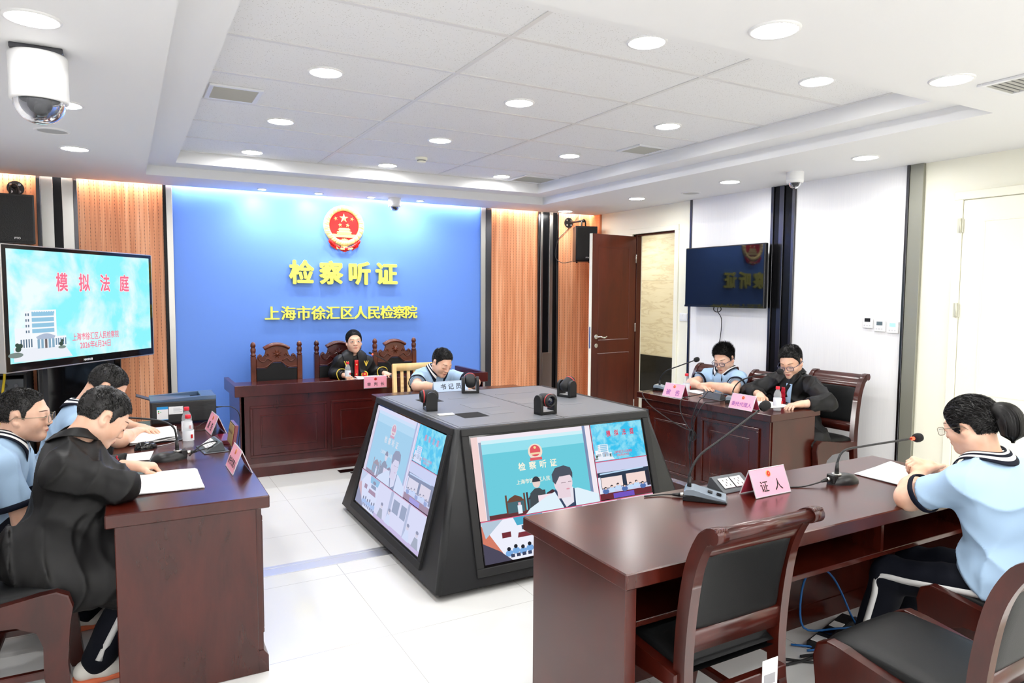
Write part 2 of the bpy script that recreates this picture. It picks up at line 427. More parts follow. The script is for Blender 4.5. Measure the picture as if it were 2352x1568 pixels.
# corridor beyond the doorway
M_marble = mat('beige_marble', srgb(226, 214, 182), 0.25)
def marble_nodes():
    nt, ln, b = M_marble.node_tree, M_marble.node_tree.links, M_marble.node_tree.nodes['Principled BSDF']
    f = noise(nt, coords(nt, (1, 0.9, 5.5)), 2.2, 6, 0.6, .5)
    br = N(nt, 'ShaderNodeTexBrick'); br.inputs['Scale'].default_value = 1; br.inputs['Brick Width'].default_value = 1.2; br.inputs['Row Height'].default_value = .6
    br.inputs['Mortar Size'].default_value = .002; br.inputs['Mortar'].default_value = srgb(176, 164, 138)
    ln.new(ramp(nt, f, [(0.30, srgb(232, 222, 194)), (0.5, srgb(226, 214, 182)), (0.56, srgb(212, 197, 162)), (0.62, srgb(228, 217, 188))]), br.inputs['Color1'])
    ln.new(ramp(nt, f, [(0.30, srgb(226, 216, 188)), (0.5, srgb(222, 210, 176)), (0.56, srgb(206, 190, 156)), (0.62, srgb(224, 213, 182))]), br.inputs['Color2'])
    ln.new(coords(nt, rot=(PI/2, 0, PI/2)), br.inputs['Vector']); ln.new(br.outputs[0], b.inputs['Base Color'])
marble_nodes()
b = B(); b.box(7.40, 7.5, 4.5, 11, .60, 2.75, m=0); b.box(7.385, 7.5, 4.5, 11, 0, .60, m=1)
b.box(RX+T, 7.5, 10.9, 11, 0, 2.75, m=0); b.box(RX+T, 7.5, 4.4, 4.5, 0, 2.75, m=0); b.box(RX+T, 7.5, 4.5, 11, 2.62, 2.7, m=2); b.box(RX+.0, RX+T, WY+.15, 11, 0, 2.75, m=2)
struct(b.obj('wall_corridor', [M_marble, M_gloss, M_ceil]))

# ------------------------------------------------------------------ lamps
def make_downlight(r, M, name, label, cat):
    t = thing(name, label, cat)
    B().lathe([(r+.016, 0.0), (r+.014, -.006), (r+.002, -.007), (r, -.002)], n=28).obj('trim_ring', M_white, t)
    B().lathe([(r+.001, -.003), (r*.6, -.0045), (0.0, -.005)], n=28).obj('diffuser', M, t)
    return t
col_n = {0.96: 'left', 2.13: 'middle', 3.31: 'right'}
dl = make_downlight(.078, M_lamp, 'downlight', 'x', 'ceiling light')
first = True
rown = {3.755: 'third', 4.97: 'second', 6.18: 'back', 2.57: 'front'}
for y in (6.18, 4.97, 3.755, 2.57):
    for x in (.96, 2.13, 3.31):
        lab = f"round recessed downlight in the tiled ceiling, {col_n[x]} column, {rown[y]} row" if y != 6.18 else f"round recessed downlight in the tiled ceiling, {col_n[x]} column, row nearest the blue wall"
        if first: dl.location = (x, y, GZ); dl['label'] = lab; dl['group'] = 'downlights in the tiled ceiling'; first = False
        else: dup(dl, (x, y, GZ), 0, lab, 'downlights in the tiled ceiling')
low = [(-.26, 3.08, 'largest downlight at the upper left corner, in the plain ceiling'), (-.25, 4.39, 'downlight just behind the big dome camera in the plain left ceiling'), (-.27, 5.71, 'downlight beside the round ceiling speaker in the plain left ceiling'),
       (2.12, 1.835, 'downlight in the plain ceiling strip in front of the tiles, left of its pair'), (3.295, 1.85, 'downlight in the plain ceiling at the front right corner of the recess'), (4.63, 3.17, 'downlight in the plain right ceiling nearest the cream door'), (4.63, 4.44, 'downlight in the plain right ceiling left of the dome camera'), (4.63, 5.70, 'downlight in the plain right ceiling left of the round ceiling speaker'), (4.63, 7.03, 'downlight in the plain ceiling above the black wall speaker by the open door')]
for x, y, lab in low: dup(dl, (x, y, LZ), 0, lab, 'downlights in the plain ceiling')
for x in (-.26, 1.2, 2.9, 4.4):  # unseen rear downlights, added to raise the overall brightness
    for y in (.5, -1.2, -2.7): dup(dl, (x, y, LZ), 0, 'unseen round downlight added in the plain ceiling behind the camera to brighten the room', 'added downlights behind the camera')
dup(dl, (6.6, 7.6, 2.62), 0, 'round recessed downlight in the corridor ceiling beyond the open door', 'downlights in the corridor'); dup(dl, (6.6, 9.3, 2.62), 0, 'round recessed downlight in the corridor ceiling, further along', 'downlights in the corridor'); dup(dl, (6.4, 6.0, 2.62), 0, 'round recessed downlight in the corridor ceiling just outside the open door', 'downlights in the corridor')
M_fill_panel = mat('fill_panel_diffuser', (1, 1, 1), 0.5, emit=(1.0, 0.985, 0.97, 1), es=2.4)  # added unseen panels: fill light for surfaces facing the camera
pl = None
for x in (.1, 2.0, 3.9):
    for y in (-.55, -1.9):
        if pl is None:
            pl = thing('fill_panel', 'unseen white light panel added in the ceiling behind the camera as fill', 'ceiling light', (x, y, LZ), 0, 'added fill panels behind the camera')
            b = B()
            for q in ((-.61, .61, -.31, -.285), (-.61, .61, .285, .31), (-.61, -.585, -.285, .285), (.585, .61, -.285, .285)): b.box(q[0], q[1], q[2], q[3], -.014, 0, .002)
            b.obj('frame', M_white, pl); B().box(-.586, .586, -.286, .286, -.008, -.002).obj('diffuser', M_fill_panel, pl)
        else: dup(pl, (x, y, LZ))
ls = thing('added_strip_light', 'unseen light strip added in the ceiling slot to brighten the back wall', 'ceiling light', (0, WY-.108, LZ+.10))  # strip added out of view to brighten the top of the back wall
B().box(LX, RX, 0, .006, -.02, .02).obj('profile', M_white, ls); B().box(LX+.01, RX-.01, .006, .010, -.012, .012).obj('diffuser', mat('added_strip_diffuser', (1, 1, 1), .5, emit=(1, .985, .95, 1), es=STRIP), ls)
for x in (6.3, 6.9):  # extra corridor lamps, added out of sight to lighten the marble
    for y in (6.4, 8.6): dup(dl, (x, y, 2.62), 0, 'round downlight added in the corridor ceiling for brightness, not seen from the room', 'downlights in the corridor')
sp = make_downlight(.032, M_spot, 'spotlight', 'x', 'ceiling light')
for i, (x, nm) in enumerate(((1.175, 'first from the left'), (1.71, 'second from the left'), (2.245, 'third from the left, beside the dome camera'), (2.78, 'rightmost of the four'))):
    lab = 'small recessed spotlight before the blue wall, '+nm
    if i == 0: sp.location = (x, 7.03, LZ); sp['label'] = lab; sp['group'] = 'small spots before the blue wall'
    else: dup(sp, (x, 7.03, LZ), 0, lab, 'small spots before the blue wall')
# ------------------------------------------------------------------ things on the back wall
BW = WY-.02
em = thing('national_emblem', 'round gold and red relief emblem with five stars on the blue wall', 'emblem', (2.037, BW, 2.252))
def ell(rx, rz, n=48, cz=0.0): return [(rx*math.cos(2*PI*i/n), cz+rz*math.sin(2*PI*i/n)) for i in range(n)]
FU, FV = (1, 0, 0), (0, 0, 1)       # u x v = (0,-1,0): extrusion comes out of the wall
B().prism(ell(.165, .165, cz=.035), .012, (0, 0, 0), FU, FV).obj('red_field', M_red, em)
def ring(rx0, rx1, h):
    def f(u, v):
        a = 2*PI*u; r = 1.0; t = PI*v
        rr = (rx0+rx1)/2 - (rx1-rx0)/2*math.cos(t)
        bumpy = 1+.10*math.sin(a*46+v*9)*math.sin(v*PI)+.06*math.sin(a*23+2)
        sq = 1+.03*abs(math.cos(a))
        return (rr*math.cos(a)*sq, -.004-h*math.sin(t)**.5*bumpy, .035+rr*math.sin(a)*1.02)
    return f
B().surf(ring(.150, .208, .034), 180, 10, closed_u=True).obj('wheat_wreath', M_gold, em)
def star(r, ri, n=5, rot=PI/2): return [((r if i % 2 == 0 else ri)*math.cos(rot+PI*i/n), (r if i % 2 == 0 else ri)*math.sin(rot+PI*i/n)) for i in range(2*n)]
def star_cone(b, x, z, r, h, rot=PI/2, y=-.012):
    P = star(r, r*.40, 5, rot); c = b._v((x, y-h, z)); vs = [b._v((x+p[0], y, z+p[1])) for p in P]
    for i in range(10): b.face([vs[i], vs[(i+1) % 10], c])
for (x, z, r, rot) in ((0, .115, .050, PI/2), (-.086, .108, .023, 1.9), (.086, .108, .023, 1.3), (-.040, .042, .023, 1.75), (.040, .042, .023, 1.4)):
    b = B(); star_cone(b, x, z, r, .010, rot); b.obj('star', M_gold, em)
b = B(); b.prism([(-.13, -.085), (.13, -.085), (.122, -.052), (-.122, -.052)], .022, (0, 0, 0), FU, FV)
b.prism([(-.078, -.052), (.078, -.052), (.068, -.036), (-.068, -.036)], .024, (0, 0, 0), FU, FV)
b.prism([(-.082, -.036), (.082, -.036), (.070, -.022), (-.070, -.022)], .028, (0, 0, 0), FU, FV)
b.prism([(-.058, -.022), (.058, -.022), (.056, -.008), (-.056, -.008)], .024, (0, 0, 0), FU, FV)
b.prism([(-.068, -.008), (.068, -.008), (.05, .012), (-.05, .012)], .026, (0, 0, 0), FU, FV)
for i in range(7): b.box(-.06+.02*i-.003, -.06+.02*i+.003, -.027, -.02, -.052, -.036)
b.obj('gate_tower', M_gold, em)
gear = []
for i in range(64):
    a = 2*PI*i/64; r = .052 if (i//2) % 2 == 0 else .043
    gear.append((r*math.cos(a), -.145+r*math.sin(a)))
B().prism(gear, .026, (0, 0, 0), FU, FV).prism(ell(.02, .02, 20, -.145), .032, (0, 0, 0), FU, FV).obj('cogwheel', M_gold, em)
b = B()
def drape(x0, x1, z0, sag, w, y0, ph):
    def f(u, v):
        x = x0+(x1-x0)*u
        return (x, -y0-.008*math.sin(u*26+ph)-.006*math.sin(v*PI), z0-sag*math.sin(PI*u)-w*v)
    return f
b.surf(drape(-.165, .165, -.105, .085, .030, .036, 0), 60, 4, closed_u=False)
for s in (-1, 1):
    def tail(u, v, s=s): return (s*(.158-.07*u+.012*math.sin(v*5)), -.028-.008*math.sin(u*22), -.105-.02*u-(.075+.022*u)*v)
    b.surf(tail, 20, 6)
b.surf(lambda u, v: (-.055+.11*u, -.030-.006*math.sin(u*30), -.195-.045*v*(1-.5*abs(2*u-1))), 24, 4)
b.obj('ribbon', M_red, em)
B().prism([(-.088, -.185), (-.03, -.198), (.03, -.198), (.088, -.185), (.088, -.205), (.025, -.215), (-.025, -.215), (-.088, -.205)], .012, (0, -.03, 0), FU, FV).obj('ribbon_sheaf', M_gold, em)

def letter(ch, x, z, size, bold, depth, label, group, by=1.0):
    me = text_mesh(ch, size, depth/2, bold, 'CENTER', 1.0, by)
    b = B(); b.add_mesh(me, frame((0, -.014-depth/2, 0), FU, FV))
    b.box(-.006, .006, -.0145, 0, -.006, .006)
    o = b.obj('wall_letter', M_yellow, None, (x, BW, z)); return tag(o, label, 'letter', group)
for ch, x, nm in zip('检察听证', (1.590, 1.892, 2.193, 2.492), ('first', 'second', 'third', 'last')):
    letter(ch, x, 1.775, .250, .0085, .026, f'large yellow raised character {ch}, {nm} of the four under the emblem', 'large yellow wall characters')
xs = [1.293, 1.452, 1.604, 1.756, 1.905, 2.055, 2.203, 2.350, 2.495, 2.637, 2.772]
zs = [1.366]*11
ordn = ['first', 'second', 'third', 'fourth', 'fifth', 'sixth', 'seventh', 'eighth', 'ninth', 'tenth', 'last']
for ch, x, z, nm in zip('上海市徐汇区人民检察院', xs, zs, ordn):
    letter(ch, x, z, .150, .0042, .018, f'small yellow raised character {ch}, {nm} in the lower line of wall lettering', 'small yellow wall characters', .35)

# ------------------------------------------------------------------ wall speakers
M_grille = mat('speaker_grille', (0.012, 0.012, 0.012), 0.55)
def gr():
    nt = M_grille.node_tree; v = N(nt, 'ShaderNodeTexVoronoi'); v.inputs['Scale'].default_value = 160; nt.links.new(coords(nt), v.inputs['Vector'])
    bump(M_grille, v.outputs['Distance'], 0.6, 0.003)
gr()
def wall_speaker(name, label, plate, box_c, size, rz, word):
    t = thing(name, label, 'speaker', plate)
    bc = Vector(box_c)-Vector(plate); R = Matrix.Rotation(rz, 3, 'Z')
    B().cyl((0, 0, 0), (0, -.012, 0), .062, n=24).obj('mount_plate', M_black, t)
    b = B()
    for a in range(4): b.cyl((.042*math.cos(a*PI/2+.8), -.012, .042*math.sin(a*PI/2+.8)), (.042*math.cos(a*PI/2+.8), -.018, .042*math.sin(a*PI/2+.8)), .011, n=12)
    b.obj('bolt', M_chrome, t)
    top = bc+Vector((0, 0, size[2]/2))
    b = B(); b.tube([(0, -.012, 0), (0, -.06, .0), tuple(top+Vector((0, .02, .075)))], .013, n=10); b.tube([tuple(top+Vector((-.03, 0, 0))), tuple(top+Vector((-.02, 0, .075))), tuple(top+Vector((.02, 0, .075))), tuple(top+Vector((.03, 0, 0)))], .009, n=8)
    b.sphere(top+Vector((0, 0, .075)), .022, 12); b.obj('swivel_arm', M_black, t)
    w_, d, h = size
    b = B(); b.T = Matrix.Translation(bc) @ R.to_4x4()
    b.prism([(-w_/2, -d/2), (w_/2, -d/2), (w_/2*.72, d/2), (-w_/2*.72, d/2)], h, (0, 0, -h/2), (1, 0, 0), (0, 1, 0), bev=.006)
    for x in (-w_*.3, w_*.3): b.cyl((x, 0, -h/2), (x, 0, -h/2-.014), .012, n=10)
    cab = b.obj('cabinet', M_black, t)
    b = B(); b.T = Matrix.Translation(bc) @ R.to_4x4(); b.box(-w_/2+.012, w_/2-.012, -d/2-.006, -d/2+.004, -h/2+.014, h/2-.014, .003); b.obj('grille', M_grille, cab)
    b = B(); b.T = Matrix.Translation(bc) @ R.to_4x4(); b.add_mesh(text_mesh(word, .022, 0, .0006), frame((.01, -d/2-.0066, -h/2+.045), (1, 0, 0), (0, 0, 1))); b.obj('badge', M_white, cab)
    return t
wall_speaker('wall_speaker', 'black wall speaker on a swivel bracket, above the large lit display', (-.785, WY-.03, 2.462), (-.765, 7.02, 2.17), (.26, .26, .40), math.radians(6), 'PTO')
s2 = wall_speaker('wall_speaker', 'black wall speaker on a swivel bracket, beside the open brown door', (4.862, WY-.03, 2.468), (4.89, 7.02, 2.185), (.27, .25, .42), math.radians(-17), 'PTO')
b = B(); b.tube([(4.80-4.862, -.02, -.12), (4.70-4.862, -.02, -.22), (4.655-4.862, -.03, -.42), (4.70-4.862, -.10, -.50), (4.79-4.862, -.2, -.49)], .004, n=6); b.tube([(5.02-4.862, -.004, .1), (4.90-4.862, -.01, -.03), (4.80-4.862, -.02, -.12)], .003, n=6)
b.obj('speaker_cable', M_black, s2)

# ------------------------------------------------------------------ ceiling fittings
M_dome = mat('smoked_dome', (0.30, 0.31, 0.34), 0.03, trans=0.85, ior=1.3)
def dome_cam(loc, r, h, label, big=False):
    t = thing('dome_camera', label, 'security camera', loc)
    if big:
        B().box(-.09, .09, -.07, .07, -.022, 0, .003).obj('mount_bracket', M_dsteel, t)
        B().lathe([(0, -.02), (r*.98, -.022), (r, -.03), (r*1.0, -h), (r*.97, -h-.006), (r*.86, -h-.008)], n=40).obj('housing', M_white, t)
        zb = -h-.004; rd = r*.90
    else:
        B().lathe([(r*1.0, 0), (r, -h*.62), (r*.98, -h*.66), (r*.98, -h*.68), (r*1.0, -h*.70), (r*.96, -h), (r*.7, -h-.002)], n=32).obj('housing', M_white, t)
        zb = -h; rd = r*.72
    B().lathe([(rd, zb)]+[(rd*math.cos(a), zb-rd*math.sin(a)*.98) for a in [i*PI/24 for i in range(1, 13)]], n=32).obj('dome_cover', M_dome, t)
    b = B(); b.sphere((0, 0, zb-rd*.12), rd*.62, 16, 0); b.cyl((0, -rd*.2, zb-rd*.35), (rd*.1, -rd*.72, zb-rd*.52), rd*.26, n=16, m=1); b.box(-rd*.5, rd*.5, -rd*.2, rd*.2, zb-rd*.1, zb+.002, m=0)
    b.obj('camera_module', [M_blackm, M_gloss], t)
    return t
dome_cam((-.279, 3.47, LZ), .104, .20, 'big white dome camera hanging from the plain left ceiling', True)
dome_cam((2.482, 6.99, LZ), .066, .09, 'small white dome camera in front of the blue wall', False)
dome_cam((4.713, 3.83, LZ), .066, .085, 'small white dome camera under the plain right ceiling, above the black column', False)
def ceil_spk(loc, label):
    t = thing('ceiling_speaker', label, 'ceiling speaker', loc)
    B().lathe([(.098, 0), (.096, -.006), (.082, -.008), (.080, -.003)], n=32).obj('bezel', M_white, t)
    B().lathe([(.081, -.003), (0, -.005)], n=32).obj('grille', mat('grey_mesh', (.45, .45, .44), .6), t)
ceil_spk((-.356, 5.15, LZ), 'round ceiling speaker in the plain left ceiling')
ceil_spk((4.826, 5.12, LZ), 'round ceiling speaker in the plain right ceiling')
M_vent = mat('vent_white', (.75, .76, .78), .45); M_ventd = mat('vent_dark', (.22, .22, .22), .6)
def vent(loc, w_, d, n, label, along='x'):
    t = thing('air_vent', label, 'air vent', loc)
    b = B()
    for (x0, x1, y0, y1) in ((-w_/2, w_/2, -d/2, -d/2+.025), (-w_/2, w_/2, d/2-.025, d/2), (-w_/2, -w_/2+.025, -d/2+.025, d/2-.025), (w_/2-.025, w_/2, -d/2+.025, d/2-.025)): b.box(x0, x1, y0, y1, -.012, 0, .002)
    b.obj('frame', M_vent, t)
    B().box(-w_/2+.02, w_/2-.02, -d/2+.02, d/2-.02, -.002, -.0005).obj('duct_opening', M_ventd, t)
    b = B()
    for i in range(n):
        y = -d/2+.03+(d-.06)*i/(n-1)
        b.obb((0, y, -.007), (w_-.05, .0030, .009), Matrix.Rotation(.5, 3, 'X'))
    b.obj('louvres', mat('louvre_grey', srgb(176, 175, 170), .5), t)
    return t
vent((.59, 4.415, GZ), .29, .31, 12, 'square louvred air vent at the left edge of the tiled ceiling')
vent((3.66, 4.45, GZ), .29, .29, 9, 'square louvred air vent at the right edge of the tiled ceiling')
vent((3.66, 6.15, GZ), .40, .34, 14, 'louvred air vent in the far right corner of the tiled ceiling')
vent((3.62, 1.70, LZ), .28, .28, 9, 'louvred air vent at the upper right edge of the picture')
t = thing('smoke_detector', 'small cream smoke detector on the tiled ceiling', 'smoke detector', (2.264, 5.69, GZ))
B().lathe([(.052, 0), (.052, -.018), (.046, -.022), (.04, -.022)], n=28).obj('base', M_cream, t)
B().lathe([(.036, -.022), (.034, -.032)], n=28).obj('vent_band', M_ventd, t)
B().lathe([(.040, -.030), (.036, -.040), (.02, -.045), (0, -.046)], n=28).obj('cap', M_cream, t)

# ------------------------------------------------------------------ right wall: television, thermostats, switch
tv = thing('wall_television', 'black switched-off television on the white right wall', 'television', (5.085, 4.935, 1.763), math.radians(-90))
b = B(); b.box(-.512, .512, -.008, .035, -.298, .298, .006); b.box(-.30, .30, .03, .065, -.2, .2, .006); b.obj('casing', M_black, tv)
B().box(-.500, .500, -.0095, -.006, -.278, .288).obj('screen', mat('screen_off', (.003, .004, .008), .03, spec=.4), tv)
b = B(); b.box(-.512, .512, -.011, -.006, -.298, -.280, .002); b.obj('lower_bezel', M_gloss, tv)
B().box(-.2, .2, .06, .112, -.12, .12, .004).obj('wall_bracket', M_dsteel, tv)
b = B(); b.tube([(-.02+.05*math.cos(a)-.06, .02, -.315+.03*math.sin(a)) for a in [i*PI/5 for i in range(10)]], .005, n=6, closed=True); b.tube([(-.08, .03, -.29), (-.085, .03, -.34), (-.08, .08, -.42), (-.11, .10, -.60), (-.16, .108, -.75), (-.20, .108, -.95)], .004, n=6)
b.obj('power_cable', M_black, tv)
def thermostat(y, z, w_, scr, label):
    t = thing('thermostat', label, 'thermostat', (RX-.02, y, z), math.radians(-90))
    B().box(-w_/2, w_/2, -.014, 0, -.045, .045, .004).obj('body', M_white, t)
    B().box(-.024, .024, -.0155, -.012, .006, .034).obj('display', scr, t)
    b = B()
    for i in range(3): b.box(-.03+.022*i, -.018+.022*i, -.0152, -.013, -.028, -.018, .001)
    b.obj('buttons', mat('pale_grey', (.6, .6, .62), .5), t)
    return t
thermostat(3.478, 1.375, .088, M_black, 'white thermostat with a dark display, leftmost of three by the olive steel strip')
thermostat(3.375, 1.352, .092, mat('lcd_grey', srgb(96, 112, 120), .3), 'white thermostat with a grey display, middle of three by the olive steel strip')
thermostat(3.268, 1.345, .092, emis('lcd_blue', srgb(110, 190, 240), 1.0), 'white thermostat with a lit blue display, nearest the olive steel strip')
t = thing('light_switch', 'white light switch between the doorway and the wall television', 'light switch', (RX, 5.605, 1.345), math.radians(-90))
B().box(-.06, .06, -.01, 0, -.043, .043, .003).obj('plate', M_white, t)
for x in (-.028, .028): B().box(x-.024, x+.024, -.014, -.008, -.03, .03, .002).obj('rocker', M_white, t)

# ------------------------------------------------------------------ the open door
d1 = thing('door_1', None, None, (RX+.0, DY1-.03, 0), 0); struct(d1)
ang = math.radians(8.0)
d1.rotation_euler = (0, 0, ang)
W_ = .70
b = B(); b.box(-W_, 0, -.02, .02, .008, 2.255, .002)
b.obj('door_leaf', M_door, d1)
b = B()
for s in (-1, 1):
    for (z0, z1) in ((.15, .92), (1.06, 2.12)):
        for (x0, x1, a, c) in ((-W_+.10, -.10, z0, z0+.012), (-W_+.10, -.10, z1-.012, z1), (-W_+.10, -W_+.112, z0+.012, z1-.012), (-.112, -.10, z0+.012, z1-.012)): b.box(x0, x1, s*.0185, s*.0235, a, c, .002)
b.obj('panel_moulding', M_door, d1)
B().box(-W_-.003, -W_, -.021, .021, .008, 2.255).obj('door_edge', M_cream, d1)
B().box(-W_-.005, -W_+.001, -.012, .012, .98, 1.22, .001).obj('lock_plate', M_steel, d1)
for s in (-1, 1):
    b = B(); b.cyl((-W_+.07, s*.02, 1.11), (-W_+.07, s*.028, 1.11), .026, n=20); b.tube([(-W_+.07, s*.028, 1.11), (-W_+.07, s*.06, 1.11), (-W_+.10, s*.066, 1.112), (-W_+.16, s*.066, 1.098), (-W_+.20, s*.064, 1.112)], .0085, n=10)
    b.obj('lever_handle', M_chrome, d1)
    B().cyl((-W_+.07, s*.02, 1.01), (-W_+.07, s*.03, 1.01), .024, n=20).obj('keyhole_cover', M_chrome, d1)
b = B()
for z in (.3, 1.2, 2.0): b.cyl((.0, -.022, z-.05), (.0, -.022, z+.05), .007, n=10)
b.obj('hinge', M_steel, d1)
# ------------------------------------------------------------------ tables
def raised_panel(b, x0, x1, z0, z1, y, out=1, m=0):
    """frame-and-panel moulding on a face at y, standing out along y*out"""
    def rect(a0, a1, c0, c1, w_, d):
        for q in ((a0, a1, c0, c0+w_), (a0, a1, c1-w_, c1), (a0, a0+w_, c0+w_, c1-w_), (a1-w_, a1, c0+w_, c1-w_)):
            b.box(q[0], q[1], min(y, y+out*d), max(y, y+out*d), q[2], q[3], .003, m)
    rect(x0, x1, z0, z1, .022, .016)
    rect(x0+.085, x1-.085, z0+.085, z1-.085, .014, .010)
    b.box(x0+.022, x1-.022, min(y, y+out*.006), max(y, y+out*.006), z0+.022, z1-.022, .002, m)
def training_table(name, label, loc, rz, w_, d, h=.76, npan=2, shelf=True, Mw=None):
    Mw = Mw or M_wood
    t = thing(name, label, 'table', loc, rz)
    B().box(-w_/2, w_/2, -d/2, d/2, h-.052, h, .004).obj('tabletop', Mw, t)
    for s in (-1, 1):
        x = s*(w_/2-.045)
        B().box(x-.022, x+.022, -d/2+.03, d/2-.05, 0, h-.052, .003).obj('end_panel', Mw, t)
    b = B(); b.box(-w_/2+.03, w_/2-.03, d/2-.055, d/2-.03, .0, h-.052, .002)
    pw = (w_-.16)/npan
    for i in range(npan): raised_panel(b, -w_/2+.08+pw*i+.03, -w_/2+.08+pw*(i+1)-.03, .13, h-.115, d/2-.03)
    b.obj('modesty_panel', Mw, t)
    b = B(); b.prism([(-.03, 0), (.018, 0), (.018, .07), (.010, .082), (.0, .095), (-.03, .095)], w_-.05, (-(w_-.05)/2, d/2-.03, 0), (0, 1, 0), (0, 0, 1)); b.obj('plinth', Mw, t)
    if shelf:
        b = B(); b.box(-w_/2+.067, w_/2-.067, -d/2+.10, d/2-.055, h-.235, h-.215, .002); b.obj('shelf', Mw, t)
        n = max(1, int(round(w_/.7))-1)
        for i in range(n): B().box(-w_/2+w_*(i+1)/(n+1)-.009, -w_/2+w_*(i+1)/(n+1)+.009, -d/2+.10, d/2-.055, h-.215, h-.052).obj('shelf_divider', Mw, t)
    return t
# witness table (front faces the screens), plaintiff table (left), defendant table (right), clerk's table
training_table('training_table', 'long polished mahogany table in the right foreground with the plate 证人', (2.34, 1.91, 0), 0.0, 2.11, .62)
training_table('training_table', 'mahogany table at the left with the printer on its far end', (.215, 3.99, 0), -PI/2-math.radians(.6), 2.08, .59)
training_table('training_table', 'mahogany table before the right wall, its front panels facing the screen kiosk', (4.135, 3.99, 0), PI/2+math.radians(3.2), 1.36, .565)
training_table('training_table', 'low mahogany table of the boy behind the screen kiosk', (2.42, 5.30, 0), PI, 1.34, .44, npan=2)
# judge's bench
jb = thing('judge_bench', 'long mahogany bench with raised rims in front of the blue wall', 'bench', (1.977, 6.55, 0))
w_ = 2.386; d = .72
b = B(); b.box(-w_/2+.04, w_/2-.04, -d/2+.012, d/2-.0, .715, .745, .003); b.obj('worktop', M_wood_d, jb)
b = B()
b.box(-w_/2, w_/2, -d/2, -d/2+.022, .705, .80, .003); b.obj('front_rim', M_wood_d, jb)
for s in (-1, 1): B().prism([(-d/2+.022, .705), (d/2, .69), (d/2, .80), (-d/2+.022, .80)], .04, (s*(w_/2-.02)-.02, 0, 0), (0, 1, 0), (0, 0, 1), bev=.003).obj('side_rim', M_wood_d, jb)
b = B(); b.box(-w_/2+.05, w_/2-.05, -d/2+.03, -d/2+.055, 0, .715, .002)
xs_ = [-w_/2+.10, -.40, .40, w_/2-.10]
for i in range(3): raised_panel(b, xs_[i]+.02, xs_[i+1]-.02, .17, .62, -d/2+.03, -1)
b.obj('front_panel', M_wood_d, jb)
for s in (-1, 1): B().box(s*(w_/2-.06)-.02, s*(w_/2-.06)+.02, -d/2+.03, d/2-.02, 0, .715, .003).obj('end_panel', M_wood_d, jb)
B().prism([(.03, 0), (-.014, 0), (-.014, .085), (-.006, .10), (.0, .115), (.03, .115)], (w_-.08), (-(w_-.08)/2, -d/2+.03, 0), (0, 1, 0), (0, 0, 1)).obj('plinth', M_wood_d, jb)

# ------------------------------------------------------------------ chairs
def ribbon(b, prof, th, x0, x1, m=0, bev=.006):
    """profile polyline (y,z) thickened by th and extruded from x0 to x1"""
    P = [Vector((0, y, z)) for y, z in prof]; P = smooth_path(P, 6); L, Rr = [], []
    for i, p in enumerate(P):
        t = (P[min(i+1, len(P)-1)]-P[max(i-1, 0)]).normalized(); n = Vector((0, -t.z, t.y)); h = (th(i/(len(P)-1)) if callable(th) else th)/2
        L.append(p+n*h); Rr.append(p-n*h)
    poly = [(p.y, p.z) for p in L]+[(p.y, p.z) for p in Rr[::-1]]
    b.prism(poly, x1-x0, (x0, 0, 0), (0, 1, 0), (0, 0, 1), m, bev, True)
def rounded_pad(b, x0, x1, prof, th, bulge, m=0):
    """upholstered pad that follows profile (y,z), th thick"""
    P = smooth_path([Vector((0, y, z)) for y, z in prof], 6); n = len(P)
    def f(u, v):
        # u around cross-section (x), v along the profile
        i = min(n-1, int(round(v*(n-1)))); p = P[i]; t = (P[min(i+1, n-1)]-P[max(i-1, 0)]).normalized(); nn = Vector((0, -t.z, t.y))
        a = 2*PI*u; cx, cy = math.cos(a), math.sin(a)
        sx = math.copysign(abs(cx)**.25, cx); sy = math.copysign(abs(cy)**.55, cy)
        e = min(1.0, min(v, 1-v)*10+.35)
        return Vector(((x0+x1)/2+(x1-x0)/2*sx, 0, 0))+p+nn*(th/2*sy*e+bulge*(1-abs(sx)**3)*math.sin(PI*v)*(1 if sy > 0 else 0))
    b.surf(f, 28, n-1, m, closed_u=True)
    return f
POST = [(-.265, 0.0), (-.235, .16), (-.205, .36), (-.20, .50), (-.213, .66), (-.240, .80), (-.285, .895), (-.325, .92)]
